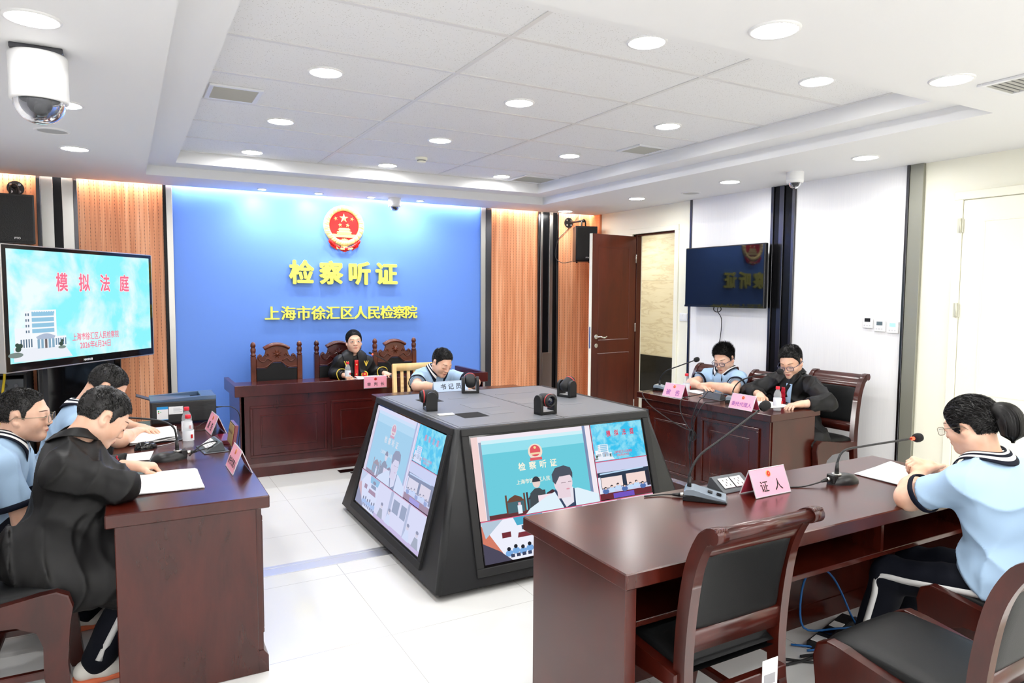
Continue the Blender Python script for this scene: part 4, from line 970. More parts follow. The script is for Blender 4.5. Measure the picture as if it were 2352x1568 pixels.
def kiosk_screen(side, wash):
    o, u, v = sl[side]; v = v.normalized(); n = u.cross(v)
    if n.dot(Vector((o.x, o.y, 0))) < 0: n = -n
    f = frame(o, u, v)
    def slab(b, x0, x1, y0, y1, z0, z1, bev=.003):
        b.T = f; b.box(x0, x1, y0, y1, z0, z1, bev); b.T = None
    b = B()
    for (x0, x1, y0, y1) in ((-.655, .655, .045, .088), (-.655, .655, .795, .835), (-.655, -.612, .088, .795), (.612, .655, .088, .795)): slab(b, x0, x1, y0, y1, -.006, .016)
    fr = b.obj('screen_frame', M_blackm, ks)
    b = B(); slab(b, -.612, .612, .088, .795, .001, .004, 0); b.obj('screen_panel', M_gloss, fr)
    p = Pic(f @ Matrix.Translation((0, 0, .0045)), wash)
    x0, x1, y0, y1 = -.60, .60, .102, .785; w3, h3 = (x1-x0)/3, (y1-y0)/3
    xm, ym = x1-w3, y0+h3
    if side in ('south', 'west'):
        # main pane: the bench before the wall
        W, H = xm-x0, y1-ym
        p.rect(x0, ym, xm, y1, (246, 236, 244)); p.rect(x0, ym, x0+.05*W, y1, (246, 214, 210))
        p.poly([(x0+.055*W, ym), (x0+.075*W, ym), (x0+.075*W, y1-.07*H), (x0+.055*W, y1-.07*H)], (150, 160, 180)); p.rect(x0+.075*W, ym, x0+.93*W, y1-.10*H, (104, 204, 220)); p.rect(x0+.075*W, y1-.22*H, x0+.93*W, y1-.10*H, (150, 226, 238)); p.rect(x0+.075*W, y1-.10*H, x0+.93*W, y1-.055*H, (206, 244, 250)); p.rect(x0+.93*W, ym, x0+.955*W, y1, (120, 140, 176))
        p.ell(x0+.50*W, y1-.255*H, .060*W, .098*H, (246, 226, 206)); p.ell(x0+.50*W, y1-.245*H, .044*W, .072*H, (226, 84, 92)); p.rect(x0+.462*W, y1-.292*H, x0+.538*W, y1-.268*H, (246, 216, 170)); p.rect(x0+.45*W, y1-.365*H, x0+.55*W, y1-.33*H, (224, 90, 96)); p.ell(x0+.50*W, y1-.205*H, .011*W, .018*H, (250, 226, 150), 10)
        for i, ch in enumerate('检察听证'): p.text(ch, x0+W*(.375+.088*i), y1-.43*H, .105*H, (252, 246, 222), .0012)
        p.text('上海市徐汇区人民', x0+W*.455, y1-.61*H, .062*H, (250, 246, 226), .0004)
        p.rect(x0+.075*W, ym, xm, ym+.05*H, (96, 46, 48)); p.rect(x0+.82*W, ym+.05*H, xm, ym+.10*H, (66, 30, 38))
        for (cx, c) in ((.29, (104, 66, 50)), (.46, (70, 44, 48)), (.60, (70, 44, 48))):
            p.rect(x0+(cx-.07)*W, ym+.04*H, x0+(cx+.07)*W, ym+.19*H, (66, 100, 108)); p.rect(x0+(cx-.08)*W, ym+.04*H, x0+(cx-.066)*W, ym+.26*H, c); p.rect(x0+(cx+.066)*W, ym+.04*H, x0+(cx+.08)*W, ym+.26*H, c); p.poly([(x0+(cx-.066)*W, ym+.17*H), (x0+(cx+.066)*W, ym+.17*H), (x0+(cx+.05)*W, ym+.215*H), (x0+cx*W, ym+.25*H), (x0+(cx-.05)*W, ym+.215*H)], c)
        gx = x0+.475*W; p.poly([(gx-.075*W, ym+.05*H), (gx+.075*W, ym+.05*H), (gx+.06*W, ym+.24*H), (gx+.02*W, ym+.29*H), (gx-.02*W, ym+.29*H), (gx-.06*W, ym+.24*H)], (64, 72, 76)); p.ell(gx, ym+.36*H, .032*W, .065*H, (236, 214, 204)); p.poly([(gx+.034*W*math.cos(a), ym+.37*H+.066*H*math.sin(a)) for a in [i*PI/10 for i in range(11)]], (52, 52, 58))
        p.rect(gx-.0*W, ym+.05*H, gx+.12*W, ym+.20*H, (250, 226, 234))
        cx = x0+.70*W; p.poly([(cx-.34*W, ym), (cx-.30*W, ym+.06*H), (cx-.16*W, ym+.17*H), (cx-.07*W, ym+.22*H), (cx+.12*W, ym+.22*H), (cx+.30*W, ym+.10*H), (cx+.30*W, ym)], (226, 244, 252)); p.poly([(cx-.09*W, ym+.24*H), (cx+.09*W, ym+.22*H), (cx+.085*W, ym), (cx-.02*W, ym)], (52, 66, 92)); p.poly([(cx-.075*W, ym+.26*H), (cx+.08*W, ym+.24*H), (cx+.07*W, ym+.05*H), (cx+.0*W, ym+.0*H)], (236, 232, 240))
        p.poly([(cx+.080*W*math.cos(a), ym+.315*H+.145*H*math.sin(a)) for a in [2*PI*i/24 for i in range(24)]], (238, 218, 226)); p.rect(cx-.06*W, ym+.12*H, cx+.05*W, ym+.30*H, (236, 214, 222))
        p.poly([(cx-.088*W, ym+.34*H), (cx-.090*W, ym+.43*H), (cx-.055*W, ym+.505*H), (cx+.02*W, ym+.525*H), (cx+.075*W, ym+.49*H), (cx+.090*W, ym+.42*H), (cx+.084*W, ym+.35*H), (cx+.064*W, ym+.395*H), (cx-.028*W, ym+.39*H), (cx-.068*W, ym+.30*H)], (72, 78, 90))
        p.rect(cx-.02*W, ym+.305*H, cx+.022*W, ym+.311*H, (120, 96, 110)); p.rect(cx+.042*W, ym+.31*H, cx+.072*W, ym+.316*H, (120, 96, 110)); p.ell(cx+.034*W, ym+.225*H, .016*W, .009*H, (222, 150, 166), 10)
        p.rect(x0+.30*W, ym+.02*H, x0+.335*W, ym+.12*H, (232, 244, 252)); p.rect(x0+.307*W, ym+.12*H, x0+.328*W, ym+.155*H, (240, 190, 200))
        slide(p, xm+.004, y1-h3+.004, w3-.006, h3-.004, cloud_mat('slide_small_'+side, tuple(int(c*(1-wash*.4)+p.wc[i]*wash*.4) for i, c in enumerate((58, 196, 240))), (150, 226, 246), 12), False, (226, 52, 82))
        room_view(p, xm+.004, ym+.004, w3-.006, h3-.006)
        wide_view(p, x0, y0, w3, h3-.006); desk_view(p, x0+w3, y0, w3, h3-.006, True); desk_view(p, x0+2*w3, y0, w3, h3-.006, False)
        for (a0, a1, c0, c1) in ((x0, x1, ym-.006, ym-.001), (xm, xm+.004, ym, y1), (xm, x1, y1-h3-.002, y1-h3+.003)): p.rect(a0, c0, a1, c1, (226, 96, 130))
    else:
        slide(p, x0, y0, x1-x0, y1-y0, MATS.get('slide_other') or cloud_mat('slide_other', (58, 196, 240), (150, 226, 246), 4), True, (226, 52, 82))
    p.done('screen_image', fr)
for side, wash in (('south', .06), ('west', .62), ('north', 0), ('east', 0)): kiosk_screen(side, wash)  # wash mixes a pale viewing-angle haze into the picture colours, strongest on west
# pan-tilt cameras on the kiosk
def ptz(loc, rz, label, tilt=0.0, pan=0.0):
    t = thing('pan_tilt_camera', label, 'camera', loc, rz, 'pan-tilt cameras on the kiosk')   # lens looks along local -y
    b = B(); b.box(-.064, .064, -.036, .036, 0, .018, .004)
    for s in (-1, 1):
        poly = [(-.036, .0)]+[(.036*math.cos(a), .085+.036*math.sin(a)) for a in [PI-i*PI/14 for i in range(15)]]+[(.036, 0)]
        b.prism(poly, .022, (s*.053-.011, 0, 0), (0, 1, 0), (0, 0, 1), bev=.003)
    b.obj('yoke', M_black, t)
    R = Matrix.Rotation(tilt, 3, 'X')
    hd = lambda p_: Vector((0, 0, .087))+R @ Vector(p_)
    b = B(); b.T = Matrix.Translation((0, 0, .087)) @ R.to_4x4()
    b.lathe([(0, -.052), (.024, -.050), (.038, -.035), (.041, -.01), (.041, .045), (.037, .056), (.034, .058)], (0, 0, 0), (0, -1, 0), n=28); b.obj('head', M_blackm, t)
    b = B(); b.T = Matrix.Translation((0, 0, .087)) @ R.to_4x4(); b.lathe([(.0415, .040), (.0425, .042), (.0425, .046), (.0415, .048)], (0, 0, 0), (0, -1, 0), n=28); b.obj('red_ring', mat('camera_red', srgb(190, 60, 60), .4), t)
    b = B(); b.T = Matrix.Translation((0, 0, .087)) @ R.to_4x4(); b.lathe([(.036, .056), (.032, .064), (.029, .064), (.027, .045)], (0, 0, 0), (0, -1, 0), n=28); b.obj('lens_barrel', M_black, t)
    b = B(); b.T = Matrix.Translation((0, 0, .087)) @ R.to_4x4(); b.lathe([(.027, .046), (.018, .052), (0, .055)], (0, 0, 0), (0, -1, 0), n=24); b.obj('lens', mat('lens_glass', (.01, .012, .03), .03, spec=1.0), t)
    B().box(-.042, .042, -.030, .030, .018, .0195, .001).obj('base_label', M_paper, t)
    return t
ptz((1.685, 4.10, kz1), -PI/2-.2, 'black pan-tilt camera on the left side of the kiosk top, lens to the left')
ptz((2.262, 3.635, kz1), .1, 'black pan-tilt camera on the near side of the kiosk top, lens to the viewer')
ptz((2.775, 4.17, kz1), PI/2+.25, 'black pan-tilt camera on the right side of the kiosk top', -.55)
ptz((2.24, 4.665, kz1), PI-.35, 'black pan-tilt camera on the far side of the kiosk top, before the boy', -.55)
tag(B().obb((0, 0, .003), (.10, .045, .006), None, .001).obj('white_card', M_paper, None, (1.70, 3.885, kz1)), 'small white card lying on the kiosk top near its left edge', 'card').rotation_euler = (0, 0, -.1)
# metal cover strip in the floor
st = B(); st.box(-1.1, 1.6, 4.09, 4.125, 0, .003, .001); st.box(-1.1, 1.6, 3.985, 4.085, 0, .003, .001); 
struct(st.obj('trim_11', mat('floor_steel', (.62, .63, .66), .35, .8)))
struct(B().box(1.62, 2.3, 6.02, 6.12, 0, .003).box(1.7, 2.3, 5.96, 6.0, 0, .003).obj('dark_floor_strips', M_dsteel))  # flat dark strips on the floor in front of the bench
# ------------------------------------------------------------------ things on the tables
TZ = .76
M_crimcard = mat('crimson_card', srgb(206, 70, 96), .5)
M_acryl = mat('acrylic_edge', (.85, .86, .9), .08, alpha=.45)
M_badge = mat('badge_gold', srgb(214, 160, 96), .4)
M_ltblue = mat('pale_blue_card', srgb(196, 208, 232), .45)
def tent(label, loc, rz, txt, sizes=.052, gap=.09, w_=.21, hgt=.108, dep=.088, card=None, inner=None, emb=True, both=False, ink=None):
    t = thing('name_plate', label, 'name plate', loc, rz, 'name plates on the tables')
    card = card or M_pink; inner = inner or M_crimcard; ink = ink or M_ink
    for s in (-1, 1):
        n = Vector((0, s*hgt, dep/2)).normalized(); v = Vector((0, -s*dep/2, hgt)).normalized(); o = Vector((0, s*dep/2, .002)); L = math.hypot(hgt, dep/2)-.003; u = Vector((-s, 0, 0))
        f = frame(o, u, v); b = B(); b.T = f
        b.box(-w_/2, w_/2, .003, L, -.0018, -.0002); cd = b.obj('card', [card], t)
        b = B(); b.T = f; b.box(-w_/2+.001, w_/2-.001, .004, L-.001, -.0028, -.0019); b.obj('inner_face', inner, cd)
        b = B(); b.T = f
        for q in ((-w_/2-.003, w_/2+.003, 0, .0035), (-w_/2-.003, w_/2+.003, L, L+.003), (-w_/2-.003, -w_/2, .0035, L), (w_/2, w_/2+.003, .0035, L)): b.box(q[0], q[1], q[2], q[3], -.003, .001, .0005)
        b.obj('acrylic_rim', M_acryl, cd)
        if s == -1 or both:
            b = B(); k = len(txt)
            for i, ch in enumerate(txt): b.add_mesh(text_mesh(ch, sizes, 0, .0007), f @ Matrix.Translation(((i-(k-1)/2)*gap, L*(.33 if emb else .62), .0004)))
            b.obj('lettering', ink, cd)
            if emb:
                b = B(); b.T = f; b.lathe([(.0135, .0), (.013, .002), (.0105, .0022)], (0, L*.80, 0), (0, 0, 1), n=20); b.lathe([(.0105, .0022), (0, .003)], (0, L*.80, 0), (0, 0, 1), n=20, m=1); b.prism([(p_[0], L*.80+p_[1]) for p_ in star(.005, .002)], .0015, (0, 0, .002), (1, 0, 0), (0, 1, 0), m=0); b.obj('emblem_badge', [M_badge, M_red], cd)
    return t
tent('pink tent plate reading 证人 on the foreground table', (2.345, 2.003, TZ), .02, '证人', .050, .085)
tent('pink tent plate reading 被告 on the right table', (3.885, 4.25, TZ), -PI/2+.06, '被告', .050, .10, ink=mat('violet_ink', srgb(150, 90, 160), .6))
tent('pink tent plate reading 委托代理人 on the right table', (3.915, 3.56, TZ), -PI/2+.03, '委托代理人', .036, .036, ink=mat('violet_ink', srgb(150, 90, 160), .6))
tent('pink tent plate at the near end of the left table', (.447, 3.45, TZ), -PI/2+.02, '委托代理人', .036, .037, both=True)
tent('pink tent plate on the left table beyond the maroon plaque', (.452, 4.45, TZ), -PI/2+.06, '原告', .050, .085, both=True)
t = thing('name_plate', 'pale pink plate reading 审判长 hung on the front of the bench', 'name plate', (2.0, 6.19, .718), 0, 'name plates on the tables')
B().box(-.106, .106, -.010, -.004, 0, .103, .001).obj('card', M_pink, t)
b = B(); b.box(-.109, .109, -.012, 0, -.004, 0, .001); b.box(-.109, .109, -.004, .03, .103, .106, .001); b.box(-.109, .109, -.004, -.001, 0, .103, .0005); b.obj('acrylic_holder', M_acryl, t)
b = B()
for i, ch in enumerate('审判长'): b.add_mesh(text_mesh(ch, .036, 0, .0006), frame((-.062+.064*i, -.0103, .030), FU, FV))
b.obj('lettering', M_ink, t)
B().lathe([(.014, 0), (.013, .002)], (0, -.010, .08), (0, -1, 0), n=20).lathe([(.013, .002), (0, .003)], (0, -.010, .08), (0, -1, 0), n=20, m=1).obj('emblem_badge', [M_badge, M_red], t)
tent('pale blue plate reading 书记员 behind the kiosk', (2.295, 5.155, TZ), .02, '书记员', .052, .068, .30, .118, .07, M_ltblue, M_ltblue, False)

# microphones
M_red_l = emis('red_light_ring', srgb(255, 60, 40), 2.0)
M_foam = mat('foam', (.012, .012, .013), .95); bump(M_foam, noise(M_foam.node_tree, coords(M_foam.node_tree), 300, 2), .5, .002)
M_gun = mat('gunmetal', srgb(140, 152, 164), .25, .25)
def mic(label, loc, rz, style, neck, head='foam', ring=True, plug=None):
    """neck points and plug cable in world coordinates"""
    t = thing('desk_microphone', label, 'microphone', loc, rz, 'gooseneck microphones')
    inv = (Matrix.Translation(loc) @ Matrix.Rotation(rz, 4, 'Z')).inverted(); Lc = lambda p: tuple(inv @ Vector(p))
    if style == 'wedge':
        prof = [(-.085, 0), (.085, 0), (.088, .010), (.080, .016), (-.045, .046), (-.075, .046), (-.085, .035)]
        B().prism([(p[0], p[1]*.55) for p in prof], .105, (0, .0525, 0), (1, 0, 0), (0, 0, 1), bev=.005).obj('base', M_gloss, t)
        top = [(-.080, .014), (.084, .004), (.082, .014), (-.045, .044), (-.072, .046), (-.082, .036)]
        B().prism(top, .098, (0, .049, .004), (1, 0, 0), (0, 0, 1), bev=.004).obj('top_cover', M_gun, t)
        B().obb((.02, -.012, .037), (.02, .022, .006), Matrix.Rotation(.24, 3, 'Y'), .002).obj('switch', M_black, t); B().obb((.055, -.012, .029), (.02, .024, .006), Matrix.Rotation(.24, 3, 'Y'), .002).obj('talk_button', M_gloss, t)
    else:
        b = B()
        def f(u, v):
            a = 2*PI*u; e = math.cos(v*PI/2)**.55
            return (.078*math.cos(a)*e*(1.06-.06*math.cos(a)), .050*math.sin(a)*e, .040*math.sin(v*PI/2)*(1-.25*max(0, math.cos(a))*(1-v)))
        b.surf(f, 36, 10, closed_u=True); b.box(-.085, -.055, -.022, .022, .004, .044, .004); b.obj('base', M_black, t)
        B().cyl((-.045, 0, .036), (-.045, 0, .046), .020, n=20).obj('neck_collar', M_steel, t)
    n0 = Lc(neck[0])
    b = B(); b.cyl(n0, tuple(Vector(n0)+(Vector(Lc(neck[1]))-Vector(n0)).normalized()*.055), .0105, .0065, n=14); b.tube([Lc(p) for p in neck], .0048, n=10, sub=8); b.obj('gooseneck', M_black, t)
    e = Vector(Lc(neck[-1])); d = (e-Vector(Lc(neck[-2]))).normalized()
    if ring: B().cyl(e-d*.004, e+d*.012, .0078, n=14).obj('light_ring', M_red_l, t)
    if head == 'foam': b = B(); b.lathe([(.008, .008), (.016, .012), (.0205, .022), (.021, .036), (.018, .048), (.010, .055), (0, .057)], tuple(e), tuple(d), n=20); b.obj('windscreen', M_foam, t)
    else: b = B(); b.lathe([(.006, .008), (.0095, .012), (.0095, .038), (.007, .042), (0, .043)], tuple(e), tuple(d), n=16); b.obj('capsule', M_foam, t)
    if plug:
        P = [Lc(p) for p in plug]; d0 = (Vector(P[1])-Vector(P[0])).normalized()
        B().cyl(P[0], Vector(P[0])+d0*.018, .0095, n=14).obj('plug', M_steel, t)
        b = B(); b.cyl(Vector(P[0])+d0*.018, Vector(P[0])+d0*.05, .009, .005, n=12); b.tube(P, .0032, n=8, sub=6); b.obj('cable', M_black, t)
    return t
mic('grey wedge-based gooseneck microphone left of the plate 证人', (2.05, 2.055, TZ), math.radians(-47), 'wedge', [(2.005, 2.10, .795), (2.007, 2.10, .86), (2.05, 2.09, .935), (2.14, 2.06, 1.0), (2.30, 2.01, 1.115)], 'foam', False, [(1.994, 2.113, .772), (1.94, 2.17, .766), (1.90, 2.185, .764), (1.85, 2.195, .764)])
mic('black oval-based microphone beside the girl at the right, its ring lit red', (2.79, 1.955, TZ), math.radians(-4), 'oval', [(2.745, 1.958, .80), (2.748, 1.958, .855), (2.785, 1.952, .905), (2.90, 1.93, .918), (3.155, 1.87, .938)], 'foam', True, [(2.705, 1.962, .785), (2.64, 1.968, .775), (2.55, 1.985, .764), (2.46, 2.03, .764), (2.42, 2.07, .766)])
mic('black oval-based microphone on the left table, its ring lit red', (.165, 3.81, TZ), PI+.12, 'oval', [(.208, 3.815, .80), (.206, 3.815, .86), (.196, 3.82, .915), (.155, 3.82, .95), (.075, 3.80, .975), (-.02, 3.76, .997)], 'capsule', True, [(.25, 3.82, .785), (.29, 3.83, .785), (.34, 3.85, .79), (.39, 3.90, .79)])
mic('small black microphone at the doorway end of the right table', (4.06, 4.585, TZ), math.radians(-60), 'wedge', [(4.04, 4.62, .79), (4.04, 4.62, .85), (4.055, 4.56, .93), (4.09, 4.44, .985), (4.13, 4.31, 1.04)], 'foam', False, None)
mic('black microphone behind the plate 委托代理人 on the right table', (4.10, 3.80, TZ), math.radians(-50), 'wedge', [(4.085, 3.83, .79), (4.09, 3.83, .86), (4.12, 3.79, .93), (4.17, 3.70, .975), (4.24, 3.56, 1.015)], 'foam', False, None)
mic('black microphone on the bench with a red lit tip, beside the robed girl', (2.30, 6.60, .745), math.radians(100), 'oval', [(2.303, 6.575, .785), (2.304, 6.575, .84), (2.27, 6.57, .895), (2.17, 6.55, .955), (2.085, 6.53, .995)], 'capsule', True, None)

# bottles
M_pet = mat('clear_plastic', (.88, .92, .96), .04, alpha=.22); M_cap = mat('red_cap', srgb(226, 44, 60), .4); M_lab = mat('bottle_label', srgb(236, 240, 246), .5)
def bottle(label, loc, z):
    t = thing('water_bottle', label, 'bottle', (loc[0], loc[1], z), 0, 'water bottles on the tables')
    B().lathe([(0, .002), (.022, .002), (.0275, .006), (.028, .02), (.0265, .03), (.028, .04), (.028, .095), (.0265, .10), (.027, .112), (.0255, .125), (.019, .142), (.0125, .152), (.0115, .162)], n=28).obj('bottle_body', M_pet, t)
    B().lathe([(.0286, .040), (.0287, .041), (.0287, .095), (.0286, .096)], n=28).obj('label', M_lab, t)
    B().box(.010, .020, -.0305, -.026, .055, .075).obj('label_mark', M_red, t)
    B().lathe([(0, .178), (.0135, .178), (.0145, .175), (.0145, .160), (.0135, .158), (.0115, .158)], n=24).obj('cap', M_cap, t)
    B().lathe([(0, .004), (.026, .006), (.0262, .088), (0, .088)], n=24).obj('water', mat('water_tint', (.8, .88, .95), .03, alpha=.10), t)
    return t
b0 = bottle('water bottle with red cap on the left table, nearer of the two', (.277, 4.065), TZ)
for lab, loc, z in (('water bottle with red cap on the left table, the one behind', (.29, 4.34), TZ), ('water bottle with red cap at the near corner of the right table', (4.075, 3.40), TZ), ('water bottle with red cap behind the plate 被告', (4.05, 4.30), TZ), ('water bottle with red cap on the bench before the robed girl', (1.86, 6.60), .745)): dup(b0, (loc[0], loc[1], z), 0, lab)

# papers
def papers(label, corners, z, n=3, wav=.004, seed=0, group=None, th=.0016):
    """loose stack of sheets; corners in world x,y, counter-clockwise"""
    cs = [Vector((c[0], c[1], 0)) for c in corners]; cen = sum(cs, Vector())/4; rng = random.Random(seed)
    t = thing('paper_stack', label, 'papers', (cen.x, cen.y, z), 0, 'papers on the tables')
    for k in range(n):
        a = rng.uniform(-.035, .035) if k else 0; off = Vector((rng.uniform(-.006, .006), rng.uniform(-.006, .006), 0)) if k else Vector(); p1_, p2_ = rng.uniform(0, 6), rng.uniform(0, 6)
        R = Matrix.Rotation(a, 3, 'Z'); q = [R @ (c-cen)+off for c in cs]; b = B()
        def f(u, v, q=q, k=k):
            p = (q[0]*(1-u)+q[1]*u)*(1-v)+(q[3]*(1-u)+q[2]*u)*v
            e = 4*u*(1-u)*v*(1-v)
            return p+Vector((0, 0, .0012+k*th+wav*(k+1)/n*(.5+.5*math.sin(u*4.5+p1_)*math.cos(v*4+p2_))))
        b.surf(f, 14, 14); o = b.obj('sheet', M_paper, t); so = o.modifiers.new('thick', 'SOLIDIFY'); so.thickness = .0008; so.offset = 1
        if k == n-1:
            b = B()
            for i in range(7):
                v = .16+.1*i; b.surf(lambda u, w_, v=v: f(.12+.76*u, v+.006*w_)+Vector((0, 0, .0012)), 6, 1)
            b.obj('printed_lines', mat('print_grey', (.42, .44, .5), .7), o)
    return t
papers('papers under the hand of the black-robed boy in the foreground', [(-.03, 3.20), (.275, 3.185), (.275, 3.545), (-.01, 3.55)], TZ, 3, .005, 1)
papers('sheet beneath the oval microphone on the left table', [(-.06, 3.86), (.085, 3.845), (.11, 4.05), (-.06, 4.03)], TZ, 1, .002, 2)
papers('curled stack of papers before the boy beside the printer', [(-.0, 4.24), (.235, 4.26), (.25, 4.66), (.01, 4.60)], TZ+.004, 4, .022, 3)
B().box(-.10, .12, -.17, .16, 0, .004, .001)
tag(B().box(-.11, .12, -.16, .17, 0, .0035, .001).obj('folder', M_black, None, (.14, 4.43, TZ)), 'thin black folder beneath the curled papers on the left table', 'folder')
papers('papers on the foreground table before the ponytailed girl', [(2.955, 1.785), (3.24, 1.80), (3.32, 2.07), (2.96, 2.02)], TZ, 3, .006, 4)
papers('papers under the crossed arms of the boy in spectacles at the right table', [(4.17, 4.20), (4.36, 4.18), (4.37, 4.46), (4.18, 4.48)], TZ, 2, .002, 5)
papers('papers under the hands of the black-robed boy at the right table', [(4.13, 3.50), (4.35, 3.46), (4.37, 3.76), (4.15, 3.80)], TZ, 2, .002, 6)
papers('papers before the robed girl on the bench', [(1.93, 6.46), (2.21, 6.46), (2.22, 6.74), (1.94, 6.74)], .745+.004, 4, .018, 7)
t = thing('folder', 'blue-edged folder beneath the papers on the bench', 'folder', (2.02, 6.56, .745))
B().box(-.20, .20, -.11, .10, 0, .003, .001).obj('cover', M_black, t); b = B(); b.tube([(-.19, -.10, .005), (-.05, -.112, .009), (.1, -.112, .007), (.19, -.10, .005)], .003, n=6); b.obj('blue_edge', mat('folder_blue', srgb(60, 160, 220), .4), t)
tag(B().box(-.075, .075, -.04, .04, 0, .009, .003).obj('mobile_phone', M_gloss, None, (1.73, 6.50, .745)), 'black phone lying on the bench left of the bottle', 'phone')
t = papers('papers under the arms of the boy behind the kiosk', [(2.36, 5.20), (2.60, 5.20), (2.60, 5.42), (2.36, 5.42)], TZ, 2, .002, 8)
# computer mice
def mouse(label, loc, rz, z, cable=None):
    t = thing('computer_mouse', label, 'mouse', (loc[0], loc[1], z), rz)
    b = B()
    def f(u, v):
        a = 2*PI*u; e = math.cos(v*PI/2)**.5
        return (.058*math.cos(a)*e, .032*math.sin(a)*e, .036*math.sin(v*PI/2)*(1-.25*math.cos(a)*.6))
    b.surf(f, 28, 9, closed_u=True); b.obj('shell', M_gloss, t)
    B().cyl((.03, -.004, .028), (.03, .004, .028), .009, n=14).obj('scroll_wheel', M_dsteel, t)
    b = B(); b.tube(cable or [(.055, 0, .006), (.09, .01, .002), (.12, .06, .002), (.06, .10, .002), (-.04, .09, .002)], .0018, n=6); b.obj('cable', mat('cable_grey', (.55, .55, .56), .5), t)
    return t
mouse('black computer mouse on the left table', (.075, 4.13), .35, TZ, [(.055, 0, .006), (.10, .02, .002), (.17, .05, .002), (.24, .11, .002)])
mouse('black computer mouse at the right of the robed girl on the bench', (2.36, 6.46), 1.2, .745)
tag(B().box(-.028, .028, -.009, .009, 0, .009, .002).box(.028, .04, -.006, .006, .002, .007, 0, 1).obj('usb_stick', [mat('usb_blue', srgb(70, 110, 160), .4), M_steel], None, (.075, 4.80, TZ)), 'small blue memory stick on the left table before the printer', 'memory stick')
# pop-up socket boxes
def socket_box(label, loc, rz, open_=True):
    t = thing('socket_box', label, 'socket', (loc[0], loc[1], TZ), rz)
    B().box(-.11, .11, -.062, .062, 0, .005, .002).obj('cover_plate', mat('dark_grey_metal', (.11, .12, .13), .4, .5), t)
    B().prism([(-.046, .005), (.05, .005), (-.022, .052), (-.032, .05)], .18, (-.09, 0, 0), (0, 1, 0), (0, 0, 1), bev=.002).obj('tilt_block', mat('dark_grey_metal', (.11, .12, .13), .4, .5), t)
    u, v = Vector((-1, 0, 0)), Vector((0, -.072, .047)).normalized(); f = frame((0, .051, .0065), u, v)
    for k in range(2):
        b = B(); b.T = f; b.box(-.07+.07*k, -.008+.07*k, .014, .070, 0, .004, .002); b.obj('socket_face', M_white, t)
        b = B(); b.T = f
        for (x, y) in ((-.052, .055), (-.028, .055), (-.04, .042), (-.052, .028), (-.028, .028)): b.box(x+.07*k-.002, x+.07*k+.002, y-.005, y+.005, .0035, .0045)
        b.obj('socket_slots', M_ink, t)
    return t
socket_box('grey pop-up socket box behind the plate 证人', (2.27, 2.13), PI)
socket_box('grey pop-up socket box on the left table', (.385, 3.965), PI/2+.1)
socket_box('grey pop-up socket box on the right table with trailing cables', (4.11, 4.04), -PI/2+.05)
# maroon plaque
t = thing('plaque', 'maroon wooden plaque with a gold face on the left table', 'plaque', (.475, 3.955, TZ), 0)
M_mar = mat('maroon_lacquer', srgb(110, 12, 40), .2, coat=.5)
B().prism([(-.05, 0), (.035, 0), (.035, .012), (.018, .022), (-.035, .022), (-.05, .012)], -.20, (0, .10, 0), (1, 0, 0), (0, 0, 1), bev=.002).obj('stand', M_mar, t)
R = Matrix.Rotation(.16, 3, 'Y'); b = B(); b.obb((.012, 0, .077), (.018, .185, .115), R, .002); b.obj('board', M_mar, t)
b = B(); b.obb((.0015, 0, .077), (.002, .172, .102), R, .0005); pl_ = b.obj('gold_face', mat('plaque_gold', srgb(190, 160, 100), .35, .5), t)
b = B()
for i in range(5):
    for k in range(2): b.obb((-.001+.004*0, -.05+.025*i, .06+.03*k), (.002, .016, .012), R)
b.obj('engraving', mat('engraving_brown', srgb(120, 90, 50), .5), pl_)
# printer
t = thing('printer', 'black laser printer on the far end of the left table', 'printer', (.308, 4.925, TZ))
M_prt = mat('printer_black', (.016, .017, .019), .35); M_prg = mat('printer_slate', srgb(74, 96, 124), .3)
b = B(); b.box(-.187, .187, -.125, .155, .012, .148, .008); b.obj('body', M_prt, t)
b = B()
b.prism([(-.19, .146), (.187, .146), (.187, .172), (.10, .172), (-.19, .158)], .04, (0, -.085, 0), (1, 0, 0), (0, 0, 1), bev=.004); b.prism([(-.19, .146), (.187, .146), (.187, .172), (.10, .172), (-.19, .158)], .04, (0, .155, 0), (1, 0, 0), (0, 0, 1), bev=.004); b.box(.10, .187, -.086, .116, .146, .172, .003)
b.prism([(-.19, .146), (.10, .146), (-.05, .155), (-.19, .157)], .203, (0, .116, 0), (1, 0, 0), (0, 0, 1)); b.obj('top_cover', M_prg, t)
B().box(-.05, .10, -.08, .11, .1465, .149).obj('output_tray', M_gloss, t)
b = B(); b.prism([(-.19, .150), (-.265, .178), (-.262, .183), (-.19, .156)], -.12, (0, -.04, 0), (1, 0, 0), (0, 0, 1)); b.obj('paper_flap', M_prt, t)
b = B()
for i in range(9):
    z = .125-.007*i
    if i not in (4, 5): b.box(-.01, .17, -.1262, -.1248, z, z+.002)
b.obj('vent_slots', M_ink, t)
s_ = B().box(-.155, -.092, -.1262, -.125, .035, .118).obj('energy_label', mat('label_white', (.82, .84, .86), .5), t)
for q in ((.102, .118), (.035, .039)): B().box(-.155, -.092, -.1266, -.1262, *q).obj('label_blue_band', mat('label_blue', srgb(30, 150, 220), .5), s_)
b = B(); b.box(-.148, -.142, -.1266, -.1262, .085, .095); b.box(-.148, -.142, -.1266, -.1262, .077, .082, 0, 1); b.box(-.136, -.130, -.1266, -.1262, .083, .087); b.obj('label_marks', [mat('label_green', srgb(60, 170, 80), .5), M_red], s_)
s_ = B().box(-.088, -.006, -.1262, -.125, .068, .116).obj('white_label', mat('label_white', (.82, .84, .86), .5), t)
b = B()
for i in range(4): b.box(-.062, -.014-.01*(i % 2), -.1266, -.1262, .080+.0075*i, .0825+.0075*i)
